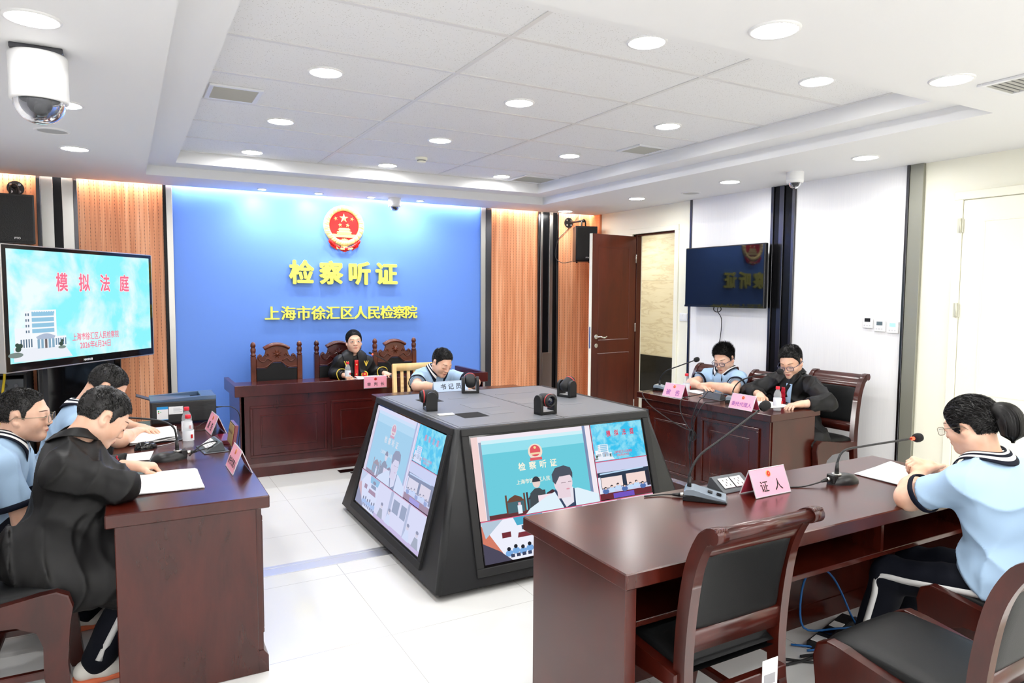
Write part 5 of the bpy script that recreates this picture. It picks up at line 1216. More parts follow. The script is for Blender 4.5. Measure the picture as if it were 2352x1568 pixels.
b.obj('label_print', mat('print_grey', (.42, .44, .5), .7), s_)
b = B(); b.cyl((.187, .0, .075), (.235, .0, .075), .006, .004, n=10); b.tube([(.235, 0, .075), (.29, 0, .070), (.335, .0, .03), (.345, 0, -.05), (.33, 0, -.2)], .003, n=6); b.obj('data_cable', M_black, t)
tag(B().tube([(.36, 4.62, TZ+.004), (.42, 4.66, TZ+.03), (.47, 4.60, TZ+.02), (.44, 4.54, TZ+.004), (.36, 4.52, TZ+.004), (.28, 4.58, TZ+.004), (.20, 4.72, TZ+.004)], .0022, n=6).obj('loose_cable', M_black), 'thin black cable looped on the left table before the printer', 'cable')
tag(B().tube([(.26, 3.795, TZ+.012), (.31, 3.80, TZ+.055), (.36, 3.86, TZ+.06), (.40, 3.92, TZ+.05), (.40, 3.94, TZ+.035)], .0032, n=8).obj('microphone_lead', M_black), 'black lead arching from the left table microphone to the socket box', 'cable')
# cables hanging over the front of the right table
b = B(); fx = 3.80
kn_ = Vector((fx-.02, 3.945, .545))
def over(p0, pts): b.tube([p0]+pts, .0036, n=8, sub=6)
over((4.05, 4.10, .80), [(3.95, 4.09, .79), (fx+.0, 4.08, .775), (fx-.03, 4.06, .68), (fx-.025, 3.99, .58), tuple(kn_)])
over((4.07, 4.02, .815), [(4.0, 4.0, .83), (3.90, 3.95, .80), (fx+.02, 3.92, .775), (fx-.028, 3.93, .66), tuple(kn_)])
over((4.12, 3.88, .785), [(4.0, 3.86, .775), (3.88, 3.86, .772), (fx+.025, 3.87, .765), (fx-.025, 3.90, .66), tuple(kn_)])
over((4.00, 4.615, .765), [(3.90, 4.59, .766), (fx-.01, 4.55, .762), (fx-.035, 4.42, .68), (fx-.03, 4.2, .60), (fx-.025, 4.05, .56), tuple(kn_)])
rng = random.Random(4)
for k in range(5):
    a = rng.uniform(0, PI); r1, r2 = rng.uniform(.022, .034), rng.uniform(.035, .052)
    b.tube([(kn_.x-.012+.014*math.sin(q+k)+.004*k, kn_.y+r1*math.cos(q)*math.cos(a*.2)-.01, kn_.z-.03+r2*math.sin(q)) for q in [2*PI*i/9 for i in range(9)]], .0036, n=8, sub=4, closed=True)
for k, (dy, L_) in enumerate(((-.02, .26), (.012, .22), (.0, .36))):
    b.tube([(kn_.x, kn_.y, kn_.z-.03), (kn_.x-.01, kn_.y+dy*.6+.01, kn_.z-.12), (kn_.x+.004, kn_.y+dy+.02, kn_.z-L_*.7), (kn_.x, kn_.y+dy*.4, kn_.z-L_)], .0034, n=8)
tag(b.obj('cable_bundle', M_black), 'knotted bundle of black cables hanging down the front of the right table', 'cable')
# cables and a socket strip on the floor under the foreground table
t = thing('power_strip', 'black power strip on the floor under the foreground table', 'power strip', (2.86, 2.03, 0), .25)
B().box(-.20, .20, -.035, .035, 0, .035, .004).obj('casing', M_blackm, t)
for k in range(3): B().box(-.15+.1*k-.032, -.15+.1*k+.032, -.026, .026, .033, .038, .002).obj('socket_face', M_paper if k != 1 else M_dsteel, t)
b = B(); b.tube([(2.62, 1.98, .012), (2.78, 1.93, .012), (2.95, 1.97, .03), (3.02, 2.05, .06), (2.98, 2.12, .22), (2.85, 2.13, .30), (2.74, 2.11, .22), (2.72, 2.08, .05), (2.85, 2.0, .05), (3.05, 1.98, .03), (3.10, 2.08, .012)], .005, n=8); b.tube([(2.60, 2.05, .012), (2.80, 1.90, .012), (3.0, 1.93, .012), (3.08, 2.02, .05)], .005, n=8)
tag(b.obj('network_cable', mat('cable_blue', srgb(30, 100, 170), .4)), 'blue network cable looping on the floor under the foreground table', 'cable')
b = B(); b.tube([(2.45, 2.0, .010), (2.6, 1.88, .010), (2.8, 1.84, .010), (2.95, 1.88, .010), (2.90, 1.95, .012), (2.72, 1.92, .012), (2.55, 1.96, .012)], .006, n=8); b.tube([(2.4, 1.95, .010), (2.62, 1.92, .022), (2.80, 1.98, .045)], .006, n=8)
tag(b.obj('mains_lead', M_blackm), 'black mains lead coiled on the floor under the foreground table', 'cable')
# ------------------------------------------------------------------ people: signed-distance bodies meshed with surface nets
A_ = np.array
def nrm(v): v = np.asarray(v, float); return v/np.linalg.norm(v)
def smin(a, b, k):
    h = np.maximum(k-np.abs(a-b), 0)/k
    return np.minimum(a, b)-h*h*k*0.25
def d_cone(p, a, b, r0, r1):
    ba = b-a; t = np.clip(((p-a)@ba)/max(ba@ba, 1e-12), 0, 1)
    return np.linalg.norm(p-a-t[..., None]*ba, axis=-1)-(r0+(r1-r0)*t)
def d_ell(p, c, r, R=None):
    q = p-c
    if R is not None: q = q@R
    k0 = np.linalg.norm(q/r, axis=-1); k1 = np.linalg.norm(q/(r*r), axis=-1)
    return k0*(k0-1)/np.maximum(k1, 1e-9)
# a primitive is (kind, params, k, op): op +1 union, -1 subtract
def cone(a, b, r0, r1=None, k=.02, op=1): return ('c', (A_(a, float), A_(b, float), r0, r0 if r1 is None else r1), k, op)
def elli(c, r, R=None, k=.02, op=1): return ('e', (A_(c, float), A_(r, float), R), k, op)
def cutc(a, b, r0, r1, k=.01): return ('s', (A_(a, float), A_(b, float), r0, r1), k, 1)      # cone ended by a flat cut at b
def pd(pr, p):
    if pr[0] == 'c': return d_cone(p, *pr[1])
    if pr[0] == 's':
        a, b, r0, r1 = pr[1]; d = nrm(b-a)
        return np.maximum(d_cone(p, a, b+d*.03, r0, r1), (p-b)@d)
    return d_ell(p, *pr[1])
def pbox(pr):
    if pr[0] in 'cs':
        a, b, r0, r1 = pr[1]; r = max(r0, r1)+(.03 if pr[0] == 's' else 0); return np.minimum(a, b)-r, np.maximum(a, b)+r
    c, r, R = pr[1]; m = r.max(); return c-m, c+m
def field_at(prims, p):
    d = np.full(p.shape[:-1], .3)
    for pr in prims:
        v = pd(pr, p); d = smin(d, v, pr[2]) if pr[3] > 0 else -smin(-d, v, pr[2])
    return d
def mesh_sdf(prims, h, disp=None, cut=None):
    bb = [pbox(pr) for pr in prims if pr[3] > 0]
    lo = np.min([x[0] for x in bb], 0)-3*h-.012; hi = np.max([x[1] for x in bb], 0)+3*h+.012
    n = np.ceil((hi-lo)/h).astype(int)+1
    D = np.full(n, .2, np.float32)
    ax = [lo[i]+h*np.arange(n[i]) for i in range(3)]
    for pr in prims:
        l, u = pbox(pr); m = pr[2]+.035
        i0 = np.maximum(((l-m-lo)/h).astype(int), 0); i1 = np.minimum(((u+m-lo)/h).astype(int)+2, n)
        if (i1 <= i0).any(): continue
        sl_ = tuple(slice(i0[i], i1[i]) for i in range(3))
        P = np.stack(np.meshgrid(*[ax[i][sl_[i]] for i in range(3)], indexing='ij'), -1)
        v = pd(pr, P).astype(np.float32)
        D[sl_] = smin(D[sl_], v, pr[2]) if pr[3] > 0 else -smin(-D[sl_], v, pr[2])
    near = np.argwhere(np.abs(D) < .03)
    if disp is not None and len(near):
        pts = lo+near*h; D[near[:, 0], near[:, 1], near[:, 2]] += disp(pts).astype(np.float32)
    if cut is not None:
        for (o, nn) in cut:
            P = (ax[0][:, None, None]-o[0])*nn[0]+(ax[1][None, :, None]-o[1])*nn[1]+(ax[2][None, None, :]-o[2])*nn[2]
            D = np.maximum(D, P.astype(np.float32))
    S = D < 0
    c = S[:-1, :-1, :-1].astype(np.int8)
    for (i, j, k) in ((1, 0, 0), (0, 1, 0), (0, 0, 1), (1, 1, 0), (1, 0, 1), (0, 1, 1), (1, 1, 1)):
        c = c+S[i:n[0]-1+i, j:n[1]-1+j, k:n[2]-1+k]
    act = np.argwhere((c > 0) & (c < 8)); m = len(act)
    idx = np.full(c.shape, -1, np.int32); idx[act[:, 0], act[:, 1], act[:, 2]] = np.arange(m)
    cor = [(i, j, k) for i in (0, 1) for j in (0, 1) for k in (0, 1)]
    val = np.stack([D[act[:, 0]+i, act[:, 1]+j, act[:, 2]+k] for i, j, k in cor], 1)
    acc = np.zeros((m, 3)); cnt = np.zeros(m)
    for a in range(8):
        for b in range(a+1, 8):
            ca, cb = cor[a], cor[b]
            if sum(abs(ca[q]-cb[q]) for q in range(3)) != 1: continue
            va, vb_ = val[:, a], val[:, b]; x = (va < 0) != (vb_ < 0)
            t = np.where(x, va/np.where(x, va-vb_, 1), 0)
            pos = A_(ca, float)[None]+t[:, None]*(A_(cb, float)-A_(ca, float))[None]
            acc += np.where(x[:, None], pos, 0); cnt += x
    V = lo+h*(act+acc/np.maximum(cnt, 1)[:, None])
    F = []
    for axn in range(3):
        s1 = [slice(None)]*3; s2 = [slice(None)]*3; s1[axn] = slice(0, -1); s2[axn] = slice(1, None)
        e = np.argwhere(S[tuple(s1)] != S[tuple(s2)])
        o1, o2 = [q for q in range(3) if q != axn]
        e = e[(e[:, o1] > 0) & (e[:, o2] > 0) & (e[:, o1] < n[o1]-1) & (e[:, o2] < n[o2]-1)]
        inside = S[e[:, 0], e[:, 1], e[:, 2]]
        q = []
        for da, db in ((1, 1), (0, 1), (0, 0), (1, 0)):
            cc = e.copy(); cc[:, o1] -= da; cc[:, o2] -= db; q.append(idx[cc[:, 0], cc[:, 1], cc[:, 2]])
        q = np.stack(q, 1); fl = inside if axn != 1 else ~inside
        q[~fl] = q[~fl][:, ::-1]; F.append(q)
    F = np.concatenate(F)
    F = F[(F >= 0).all(1)]
    return V, F
def np_obj(name, V, F, mats, parent, smooth=True, fm=None):
    me = bpy.data.meshes.new(name); me.vertices.add(len(V)); me.vertices.foreach_set('co', np.asarray(V, np.float32).ravel())
    k = F.shape[1]; me.loops.add(F.size); me.loops.foreach_set('vertex_index', F.astype(np.int32).ravel())
    me.polygons.add(len(F)); me.polygons.foreach_set('loop_start', np.arange(0, F.size, k, dtype=np.int32))
    for x in (mats if isinstance(mats, (list, tuple)) else [mats]): me.materials.append(x)
    if fm is not None: me.polygons.foreach_set('material_index', fm.astype(np.int32))
    me.polygons.foreach_set('use_smooth', np.full(len(F), smooth)); me.update(); me.validate()
    o = bpy.data.objects.new(name, me); C.objects.link(o)
    if parent is not None: o.parent = parent
    return o
M_skin = mat('skin', srgb(238, 190, 160), 0.48, spec=0.35)
def skin_nodes():
    nt, ln, b = M_skin.node_tree, M_skin.node_tree.links, M_skin.node_tree.nodes['Principled BSDF']
    f = noise(nt, coords(nt), 14, 3)
    ln.new(ramp(nt, f, [(0.35, srgb(226, 176, 148)), (0.65, srgb(238, 196, 172))]), b.inputs['Base Color'])
    b.inputs['Subsurface Weight'].default_value = 0.12; b.inputs['Subsurface Radius'].default_value = (.012, .005, .003); b.inputs['Subsurface Scale'].default_value = .5
skin_nodes()
M_hair = mat('black_hair', (0.012, 0.011, 0.011), 0.42, spec=0.5)
M_polo = mat('pale_blue_cotton', srgb(168, 197, 226), 0.8, spec=.2)
M_navy = mat('navy_knit', srgb(14, 19, 34), 0.75, spec=.2)
M_wht = mat('white_knit', (0.8, 0.8, 0.8), 0.8)
M_robe = mat('black_robe_cloth', srgb(14, 14, 15), 0.5, spec=.35)
M_trous = mat('navy_tracksuit', srgb(14, 17, 27), 0.8, spec=.2)
M_lip = mat('lip', srgb(206, 112, 108), 0.4); M_mouth = mat('mouth_line', srgb(120, 62, 56), 0.6)
M_brow = mat('brow_hair', srgb(96, 72, 62), 0.8); M_lash = mat('lash', srgb(34, 24, 22), 0.6)
M_eyew = mat('eye_white', (0.78, 0.77, 0.76), 0.2); M_iris = mat('iris', (0.012, 0.008, 0.007), 0.1)
M_crimson = mat('crimson_satin', srgb(178, 24, 48), 0.35); M_shoe = mat('shoe_white', srgb(226, 222, 214), 0.5); M_sole = mat('shoe_sole', srgb(232, 120, 80), 0.6)
M_lens = mat('spectacle_lens', (.7, .75, .95), .03, alpha=.16)

def head_prims(s, chub=1.0):
    P = [elli((0, -.012, .028), (.071, .091, .083), None, .02), elli((0, .016, -.022), (.0595*chub, .068, .078), None, .03)]
    for q in (-1, 1):
        P += [cone((q*.041*chub, -.002, -.054), (0, .054, -.086), .022, .018, .035), elli((q*.033, .050, -.034), (.025*chub, .023, .026), None, .025)]
    P += [elli((0, .064, -.088), (.017, .015, .014), None, .02), cone((-.030, .074, .016), (.030, .074, .016), .011, .011, .022)]
    for q in (-1, 1): P += [elli((q*.031, .103, -.002), (.017, .018, .011), None, .014, -1), elli((q*.031, .075, -.003), (.017, .0135, .0125), None, .006)]
    P += [cone((0, .080, .008), (0, .097, -.029), .0085, .0105, .018)]
    for q in (-1, 1): P += [elli((q*.0115, .091, -.033), (.0075, .009, .007), None, .008)]
    P += [elli((0, .081, -.056), (.021, .011, .0065), None, .010), elli((0, .079, -.066), (.018, .011, .0065), None, .008)]
    face = list(P)
    for q in (-1, 1):
        Rz = np.array(Matrix.Rotation(q*-.42, 3, 'Z'))
        P += [elli((q*.0745, -.012, -.006), (.0065, .018, .029), Rz, .008), elli((q*.0785, -.006, -.008), (.005, .010, .015), Rz, .006, -1), elli((q*.070, -.004, -.032), (.007, .010, .011), None, .008)]
    def sc(pr):
        a = pr[1]
        if pr[0] == 'c': return ('c', (a[0]*s, a[1]*s, a[2]*s, a[3]*s), pr[2]*s, pr[3])
        return ('e', (a[0]*s, a[1]*s, a[2]), pr[2]*s, pr[3])
    return [sc(p) for p in P], [sc(p) for p in face]
def xform(prims, R, c):
    out = []
    for kd, a, k, op in prims:
        if kd == 'c': out.append(('c', (R@a[0]+c, R@a[1]+c, a[2], a[3]), k, op))
        else: out.append(('e', (R@a[0]+c, a[1], R if a[2] is None else R@a[2]), k, op))
    return out
def head_rot(yaw, pitch, roll):
    """yaw: heading of the face (0 = +x world, 90 = +y); pitch: nod down positive"""
    f = A_((math.cos(yaw), math.sin(yaw), 0)); R0 = np.stack([A_((f[1], -f[0], 0)), f, A_((0, 0, 1))], 1)
    cp, sp_ = math.cos(-pitch), math.sin(-pitch); Rx = A_([[1, 0, 0], [0, cp, -sp_], [0, sp_, cp]])
    cr, sr = math.cos(roll), math.sin(roll); Ry = A_([[cr, 0, sr], [0, 1, 0], [-sr, 0, cr]])
    return R0@Rx@Ry
def trace(prims, o, d, tmax=.25):
    t = np.zeros(len(o))
    for _ in range(40):
        v = field_at(prims, o+d*t[:, None]); t += np.clip(v, -.02, .02)*.9
    return t
def decal(name, rows, s, face, R, c, mats, parent, mi=None, off=.0009):
    """rows: list of rows of (x,z) points in head space, laid on the face"""
    rows = A_(rows, float)*s; nr, nc = rows.shape[:2]; p = rows.reshape(-1, 2)
    o = np.stack([p[:, 0], np.full(len(p), .16*s), p[:, 1]], 1); d = np.tile(A_((0, -1., 0)), (len(p), 1))
    q = o+d*trace(face, o, d)[:, None]+A_((0, off, 0)); V = q@R.T+c
    F = A_([[i*nc+j, (i+1)*nc+j, (i+1)*nc+j+1, i*nc+j+1] for i in range(nr-1) for j in range(nc-1)])
    return np_obj(name, V, F, mats, parent)
def strip(pts, w):
    """pts (x,z), widths -> two/three-row strip"""
    pts = A_(pts, float); t = np.gradient(pts, axis=0); n_ = np.stack([-t[:, 1], t[:, 0]], 1); n_ /= np.linalg.norm(n_, axis=1)[:, None]
    w = np.asarray(w)[:, None]/2
    return np.stack([pts-n_*w, pts, pts+n_*w], 0)
def add_face(root, s, face, R, c, look='down', brow=1.0):
    for q in (-1, 1):
        u = np.linspace(0, 1, 9)
        bx = np.stack([q*(.013+.035*u), .0215+.006*np.sin(u*2.2)-.004*u], 1)
        decal('eyebrow', strip(bx, .0042*brow*np.sin(PI*(.12+.8*(1-u)))**.6), s, face, R, c, M_brow, root)
        cx = q*.0315
        if look == 'down':
            ln_ = np.stack([cx+.0155*(2*u-1), -.0085-.0042*np.sin(PI*u)+.0015*q*(2*u-1)], 1)
            decal('eyelid_line', strip(ln_, .0034*np.sin(PI*(.1+.8*u))), s, face, R, c, M_lash, root)
            decal('eyelid_crease', strip(ln_*A_((1, 1))+A_((0, .011)), .0012*np.sin(PI*(.1+.8*u))), s, face, R, c, M_mouth, root)
        else:
            hh = .0050 if look == 'open' else .0032
            rows = [np.stack([cx+.0155*(2*u-1), -.002+v*hh*np.sin(PI*u)], 1) for v in (-.8, -.3, .3, 1)]
            decal('eye', rows, s, face, R, c, M_eyew, root)
            a = np.linspace(0, 2*PI, 17); r = np.linspace(.0005, .0052, 3)
            rows = [np.stack([cx+rr*np.cos(a), np.clip(-.0015+rr*np.sin(a), -.002-hh*.8, -.002+hh)], 1) for rr in r]
            decal('iris', rows, s, face, R, c, M_iris, root, off=.0013)
            ln_ = np.stack([cx+.0165*(2*u-1), -.002+hh*1.05*np.sin(PI*u)], 1)
            decal('eyelid_line', strip(ln_, .0026*np.sin(PI*(.12+.76*u))), s, face, R, c, M_lash, root, off=.0015)
    u = np.linspace(0, 1, 13); xx = .0205*(2*u-1)
    up = .0052*np.sin(PI*u)*(1-.25*np.exp(-((u-.5)/.08)**2))
    rows = [np.stack([xx, -.0615-.0065*np.sin(PI*u)*v+up*w_], 1) for v, w_ in ((1, 0), (.5, 0), (0, 0), (0, .5), (0, 1))]
    decal('lips', rows, s, face, R, c, M_lip, root)
    decal('mouth_line', strip(np.stack([xx*1.03, -.0614-.0008*np.cos(PI*(2*u-1)*1.5)], 1), .0016*np.sin(PI*(.08+.84*u))), s, face, R, c, M_mouth, root, off=.0014)
    for q in (-1, 1):
        a = np.linspace(0, 1, 5); decal('nostril', strip(np.stack([q*(.004+.007*a), -.0400+.002*np.sin(PI*a)], 1), .003*np.sin(PI*(.15+.7*a))), s, face, R, c, M_mouth, root)

SHORT = [(-.14, -.058), (-.075, -.060), (-.05, -.052), (-.034, -.030), (-.030, .018), (.002, .026), (.010, -.012), (.020, -.014), (.028, .020), (.040, .036), (.052, .058), (.075, .070), (.12, .074)]
LONG = [(-.14, -.085), (-.06, -.080), (-.040, -.055), (-.030, -.002), (.0, .004), (.012, -.014), (.024, -.004), (.038, .016), (.050, .036), (.066, .060), (.085, .074), (.12, .078)]
def add_hair(root, s, face, R, c, style='short', seed=0, n=5200, L=.020, thick=.012, spike=.55, side=1.0, line=SHORT):
    rng = np.random.default_rng(seed); ly = A_([q[0] for q in line]); lz = A_([q[1] for q in line])
    c0 = A_((0, -.010, .018))
    nu, nv = 96, 56
    th = np.linspace(0, 2*PI, nu, endpoint=False); ph = np.linspace(0, PI*.80, nv)
    T, Pp = np.meshgrid(th, ph, indexing='ij'); dr = np.stack([np.sin(Pp)*np.cos(T), np.sin(Pp)*np.sin(T), np.cos(Pp)], -1).reshape(-1, 3)
    skull = [(q[0], q[1], q[2], q[3]) for q in face]
    def surf_at(d):
        o = c0*s+d*.22*s; t = trace(skull, o, -d); return o-d*t[:, None]
    p = surf_at(dr); l = p/s
    m = l[:, 2]-np.interp(l[:, 1], ly, lz)                       # >0 inside the hairline
    topn = np.clip((l[:, 2]-.02)/.07, 0, 1)
    tk = thick*s*(side*.55+(1-side*.55)*topn)*np.clip(m/.016, 0, 1)**.6
    tk *= 1+.22*np.sin(l[:, 0]*90+seed)*np.sin(l[:, 1]*80)+.15*rng.standard_normal(len(l))*(style != 'sleek')
    V = (p+dr*tk[:, None]-dr*.0015)@R.T+c
    F = []
    for i in range(nu):
        j = (i+1) % nu; a = i*nv+np.arange(nv-1); b = j*nv+np.arange(nv-1)
        F.append(np.stack([a, a+1, b+1, b], 1))
    F = np.concatenate(F); F = F[(m[F] > -.003).sum(1) >= 3]
    # strands
    k = n*3; z = rng.uniform(-.75, 1, k); a = rng.uniform(0, 2*PI, k); d = np.stack([np.sqrt(1-z*z)*np.cos(a), np.sqrt(1-z*z)*np.sin(a), z], 1)
    q = surf_at(d); l = q/s; mm = l[:, 2]-np.interp(l[:, 1], ly, lz); ok = mm > (.001 if style != 'sleek' else .008)
    q, d, l, mm = q[ok][:n], d[ok][:n], l[ok][:n], mm[ok][:n]
    topn = np.clip((l[:, 2]-.03)/.06, 0, 1)
    ln_ = L*s*(.35+.65*topn)*np.clip(mm/.02, .25, 1)*rng.uniform(.6, 1.15, len(q))
    if style == 'short':
        cr = l-A_((.008, -.062, .095)); cr /= np.linalg.norm(cr, axis=1)[:, None]+1e-6; comb = cr*1.2+np.stack([0*topn, .25*topn, -.25-(1-topn)*.7], 1)
    elif style == 'quiff': comb = np.stack([l[:, 0]*3, .75+l[:, 1]*2, .25-(1-topn)*1.2], 1)
    else: comb = np.stack([-l[:, 0]*1.0, np.full(len(l), -1.0), -.15+0*l[:, 0]], 1)
    comb = comb+rng.standard_normal(comb.shape)*.25
    comb -= d*np.sum(comb*d, 1)[:, None]*.8
    tkr = thick*s*(side*.55+(1-side*.55)*topn)*np.clip(mm/.016, 0, 1)**.6
    r0 = q+d*(tkr*(.6 if style != 'sleek' else 1.12))[:, None]; dir0 = d*spike+comb*(1-spike)*.9; dir0 /= np.linalg.norm(dir0, axis=1)[:, None]
    dir1 = dir0*.8+comb*.35; dir1 /= np.linalg.norm(dir1, axis=1)[:, None]
    w = np.cross(dir0, rng.standard_normal(dir0.shape)); w /= np.linalg.norm(w, axis=1)[:, None]; ww = (.0011 if style != 'sleek' else .0013)*s
    p1 = r0+dir0*(ln_*.55)[:, None]; p2 = p1+dir1*(ln_*.5)[:, None]
    if spike < .3:
        p1 = p1-d*((ln_*.55)**2/(.19*s))[:, None]; p2 = p2-d*((ln_*1.05)**2/(.19*s))[:, None]
    SV = np.stack([r0-w*ww, r0+w*ww, p1+w*ww*.8, p1-w*ww*.8, p2+w*ww*.15, p2-w*ww*.15], 1).reshape(-1, 3)@R.T+c
    b0 = len(V)+6*np.arange(len(q)); SF = np.concatenate([np.stack([b0, b0+1, b0+2, b0+3], 1), np.stack([b0+3, b0+2, b0+4, b0+5], 1)])
    return np_obj('hair', np.concatenate([V, SV]), np.concatenate([F, SF]), M_hair, root)
def rodr(v, ax, a):
    ax = nrm(ax); return v*math.cos(a)+np.cross(ax, v)*math.sin(a)+ax*(ax@v)*(1-math.cos(a))
CURL = {'flat': (6, 14, 10), 'relax': (24, 34, 22), 'curl': (50, 62, 35), 'fist': (72, 86, 50)}
def hand_prims(w, d, pn, right, s, pose='relax', spread=6):
    d = nrm(d); pn = A_(pn, float); pn = nrm(pn-d*(pn@d)); td = np.cross(-pn, d)*(1 if right else -1); w = A_(w, float)
    P = [cone(w-d*.01*s, w+d*.012*s, .0205*s, .021*s, .015)]
    off = (.026, .009, -.009, -.025); ln_ = (.064, .071, .066, .051); rad = (.0082, .0085, .0081, .0072)
    for i in range(4):
        kn = w+d*(.080-.004*abs(i-1.2))*s+td*off[i]*s-pn*.002*s
        P.append(cone(w+d*.012*s+td*off[i]*.55*s, kn, .0145*s, .0105*s, .016))
    for i in range(4):
        kn = w+d*(.080-.004*abs(i-1.2))*s+td*off[i]*s-pn*.002*s
        dd = rodr(d, -pn if right else pn, math.radians(spread*(1.5-i)/1.5)*-1) if spread else d
        dd = nrm(d+td*math.tan(math.radians(spread*(1.5-i)/1.5))); ax = np.cross(dd, pn); p = kn; a = 0; r = rad[i]*s
        for j, (fr, cu) in enumerate(zip((.46, .30, .24), CURL[pose])):
            a += math.radians(cu*(1+.06*(i-1))); v = rodr(dd, ax, a); e = p+v*ln_[i]*fr*s
            P.append(cone(p, e, r, r*.90, .0035)); r *= .90; p = e
    b = w+d*.022*s+td*.020*s+pn*.004*s; v1 = nrm(d*.62+td*.68+pn*.28); e1 = b+v1*.036*s; v2 = nrm(d*.88+td*.20+pn*.30); e2 = e1+v2*.030*s; e3 = e2+nrm(d*.92-td*.05+pn*.25)*.022*s
    P += [cone(b, e1, .0145*s, .0115*s, .014), cone(e1, e2, .0105*s, .0095*s, .004), cone(e2, e3, .0093*s, .0078*s, .004)]
    return P
def wr(amp, seed, fz=1.0):
    rng = np.random.default_rng(seed); K = rng.uniform(-1, 1, (7, 3))*A_((38, 38, 60))*fz; ph = rng.uniform(0, 6.28, 7); wv = rng.uniform(.5, 1, 7)
    def f(p):
        w_ = p+.02*np.sin(p[:, [1, 2, 0]]*17+seed)
        v = sum(wv[i]*np.sin(w_@K[i]+ph[i]) for i in range(7))/3
        return -amp*(1-np.abs(v))
    return f
def pleats(amp, seed, axis=(0, 0, 1), freq=60):
    """cloth folds: warped ridges running mostly along an axis, strong in some places and absent in others"""
    rng = np.random.default_rng(seed); ax = nrm(axis)
    dirs = [nrm(np.cross(ax, rng.standard_normal(3))+ax*rng.uniform(-.45, .45)) for _ in range(4)]; ph = rng.uniform(0, 6.28, 8); fr = rng.uniform(.55, 1.15, 4)*freq
    def f(p):
        q = p+.045*np.sin(p[:, [2, 0, 1]]*8+seed)+.012*np.sin(p[:, [1, 2, 0]]*23+seed*2)
        v = 0
        for i in range(4):
            mask = .5+.5*np.sin(q@dirs[(i+1) % 4]*9+q@ax*6+ph[i+4])
            v = v+mask*(1-np.abs(np.sin(q@dirs[i]*fr[i]*.5+ph[i])))**2
        return -amp*(v-.9)
    return f
def glasses(root, s, R, c, M_fr, rect=True, z=-.004, lens_m=None):
    g = B(); ln = B()
    def W(p): return Vector(R@(A_(p)*s)+c)
    for q in (-1, 1):
        pts = []
        for i in range(20):
            a = 2*PI*i/20; ca, sa = math.cos(a), math.sin(a); e = .55 if rect else .85
            pts.append((q*.033+.0245*math.copysign(abs(ca)**e, ca), .104-.10*abs(q*.033+.0245*ca)**1.0*.16, z-.003+.0165*math.copysign(abs(sa)**e, sa)))
        g.tube([W(p) for p in pts], (.0013 if M_fr.name == 'frame_silver' else .0021)*s, n=6, sub=1, closed=True)
        vs = [ln._v(W((p[0], p[1]-.0004, p[2]))) for p in pts]; ln.face(vs, 0)
        g.tube([W((q*.058, .096, z+.006)), W((q*.070, .080, z+.006)), W((q*.0795, .02, z+.003)), W((q*.080, -.012, z+.004)), W((q*.078, -.03, z-.012))], (.0014 if M_fr.name == 'frame_silver' else .0022)*s, n=6, sub=3)
    g.tube([W((-.010, .1035, z+.003)), W((0, .105, z+.006)), W((.010, .1035, z+.003))], .0013*s, n=6, sub=3)
    o = g.obj('glasses', M_fr, root); ln.obj('lens', M_lens, o); return o
def collar(root, nb, up, fwd, s, mats, prims, r0=.060, r1=.105, h=.030, gap=.35, front=.035, name='collar', bands=5, stand=False):
    """fold-over collar (or a stand collar): its outer part rests on the garment's surface"""
    up = nrm(up); fwd = nrm(A_(fwd)-up*(A_(fwd)@up)); lat = np.cross(fwd, up); nb = A_(nb, float)
    nu, nv = 48, bands*3
    th = -PI+gap+(2*PI-2*gap)*np.arange(nu+1)/nu; fr = ((1-np.cos(th))/2)[:, None]*-1+1
    fr = 1-fr if False else (1+np.cos(th+PI))[:, None]/2
    v = (np.arange(nv+1)/nv)[None, :]
    r = r0+(r1-r0+front*fr**2)*v
    dirv = (-np.cos(th)[:, None]*fwd[None]*1.05+np.sin(th)[:, None]*lat[None])
    base = nb[None, None]+dirv[:, None]*(r*s)[..., None]
    o = (base+up*.16).reshape(-1, 3); t = trace(prims, o, np.tile(-up, (len(o), 1))).reshape(r.shape)
    z = np.clip(.16-t, -.14, .10)
    z1 = z[:, -1:]; top = np.maximum(z[:, nv//2:nv//2+1], -.02)+h*(1-.45*fr)
    if stand: zz = np.clip(z[:, -1:], -.05, .06)+.004+h*(1-v)
    else: zz = np.maximum(z+.006+.004*np.sin(v*PI), top*(1-v)**1.3+z*(1-(1-v)**1.3)+.006)
    V = (base+up[None, None]*(zz*s/s)[..., None]).reshape(-1, 3)
    F = []; fm = []
    for i in range(nu):
        for j in range(nv): F.append([i*(nv+1)+j, (i+1)*(nv+1)+j, (i+1)*(nv+1)+j+1, i*(nv+1)+j+1]); fm.append((j//3) % 2 if len(mats) > 1 else 0)
    o = np_obj(name, V, A_(F), mats, root, True, A_(fm))
    so = o.modifiers.new('thick', 'SOLIDIFY'); so.thickness = .0035; so.offset = 0
    return o

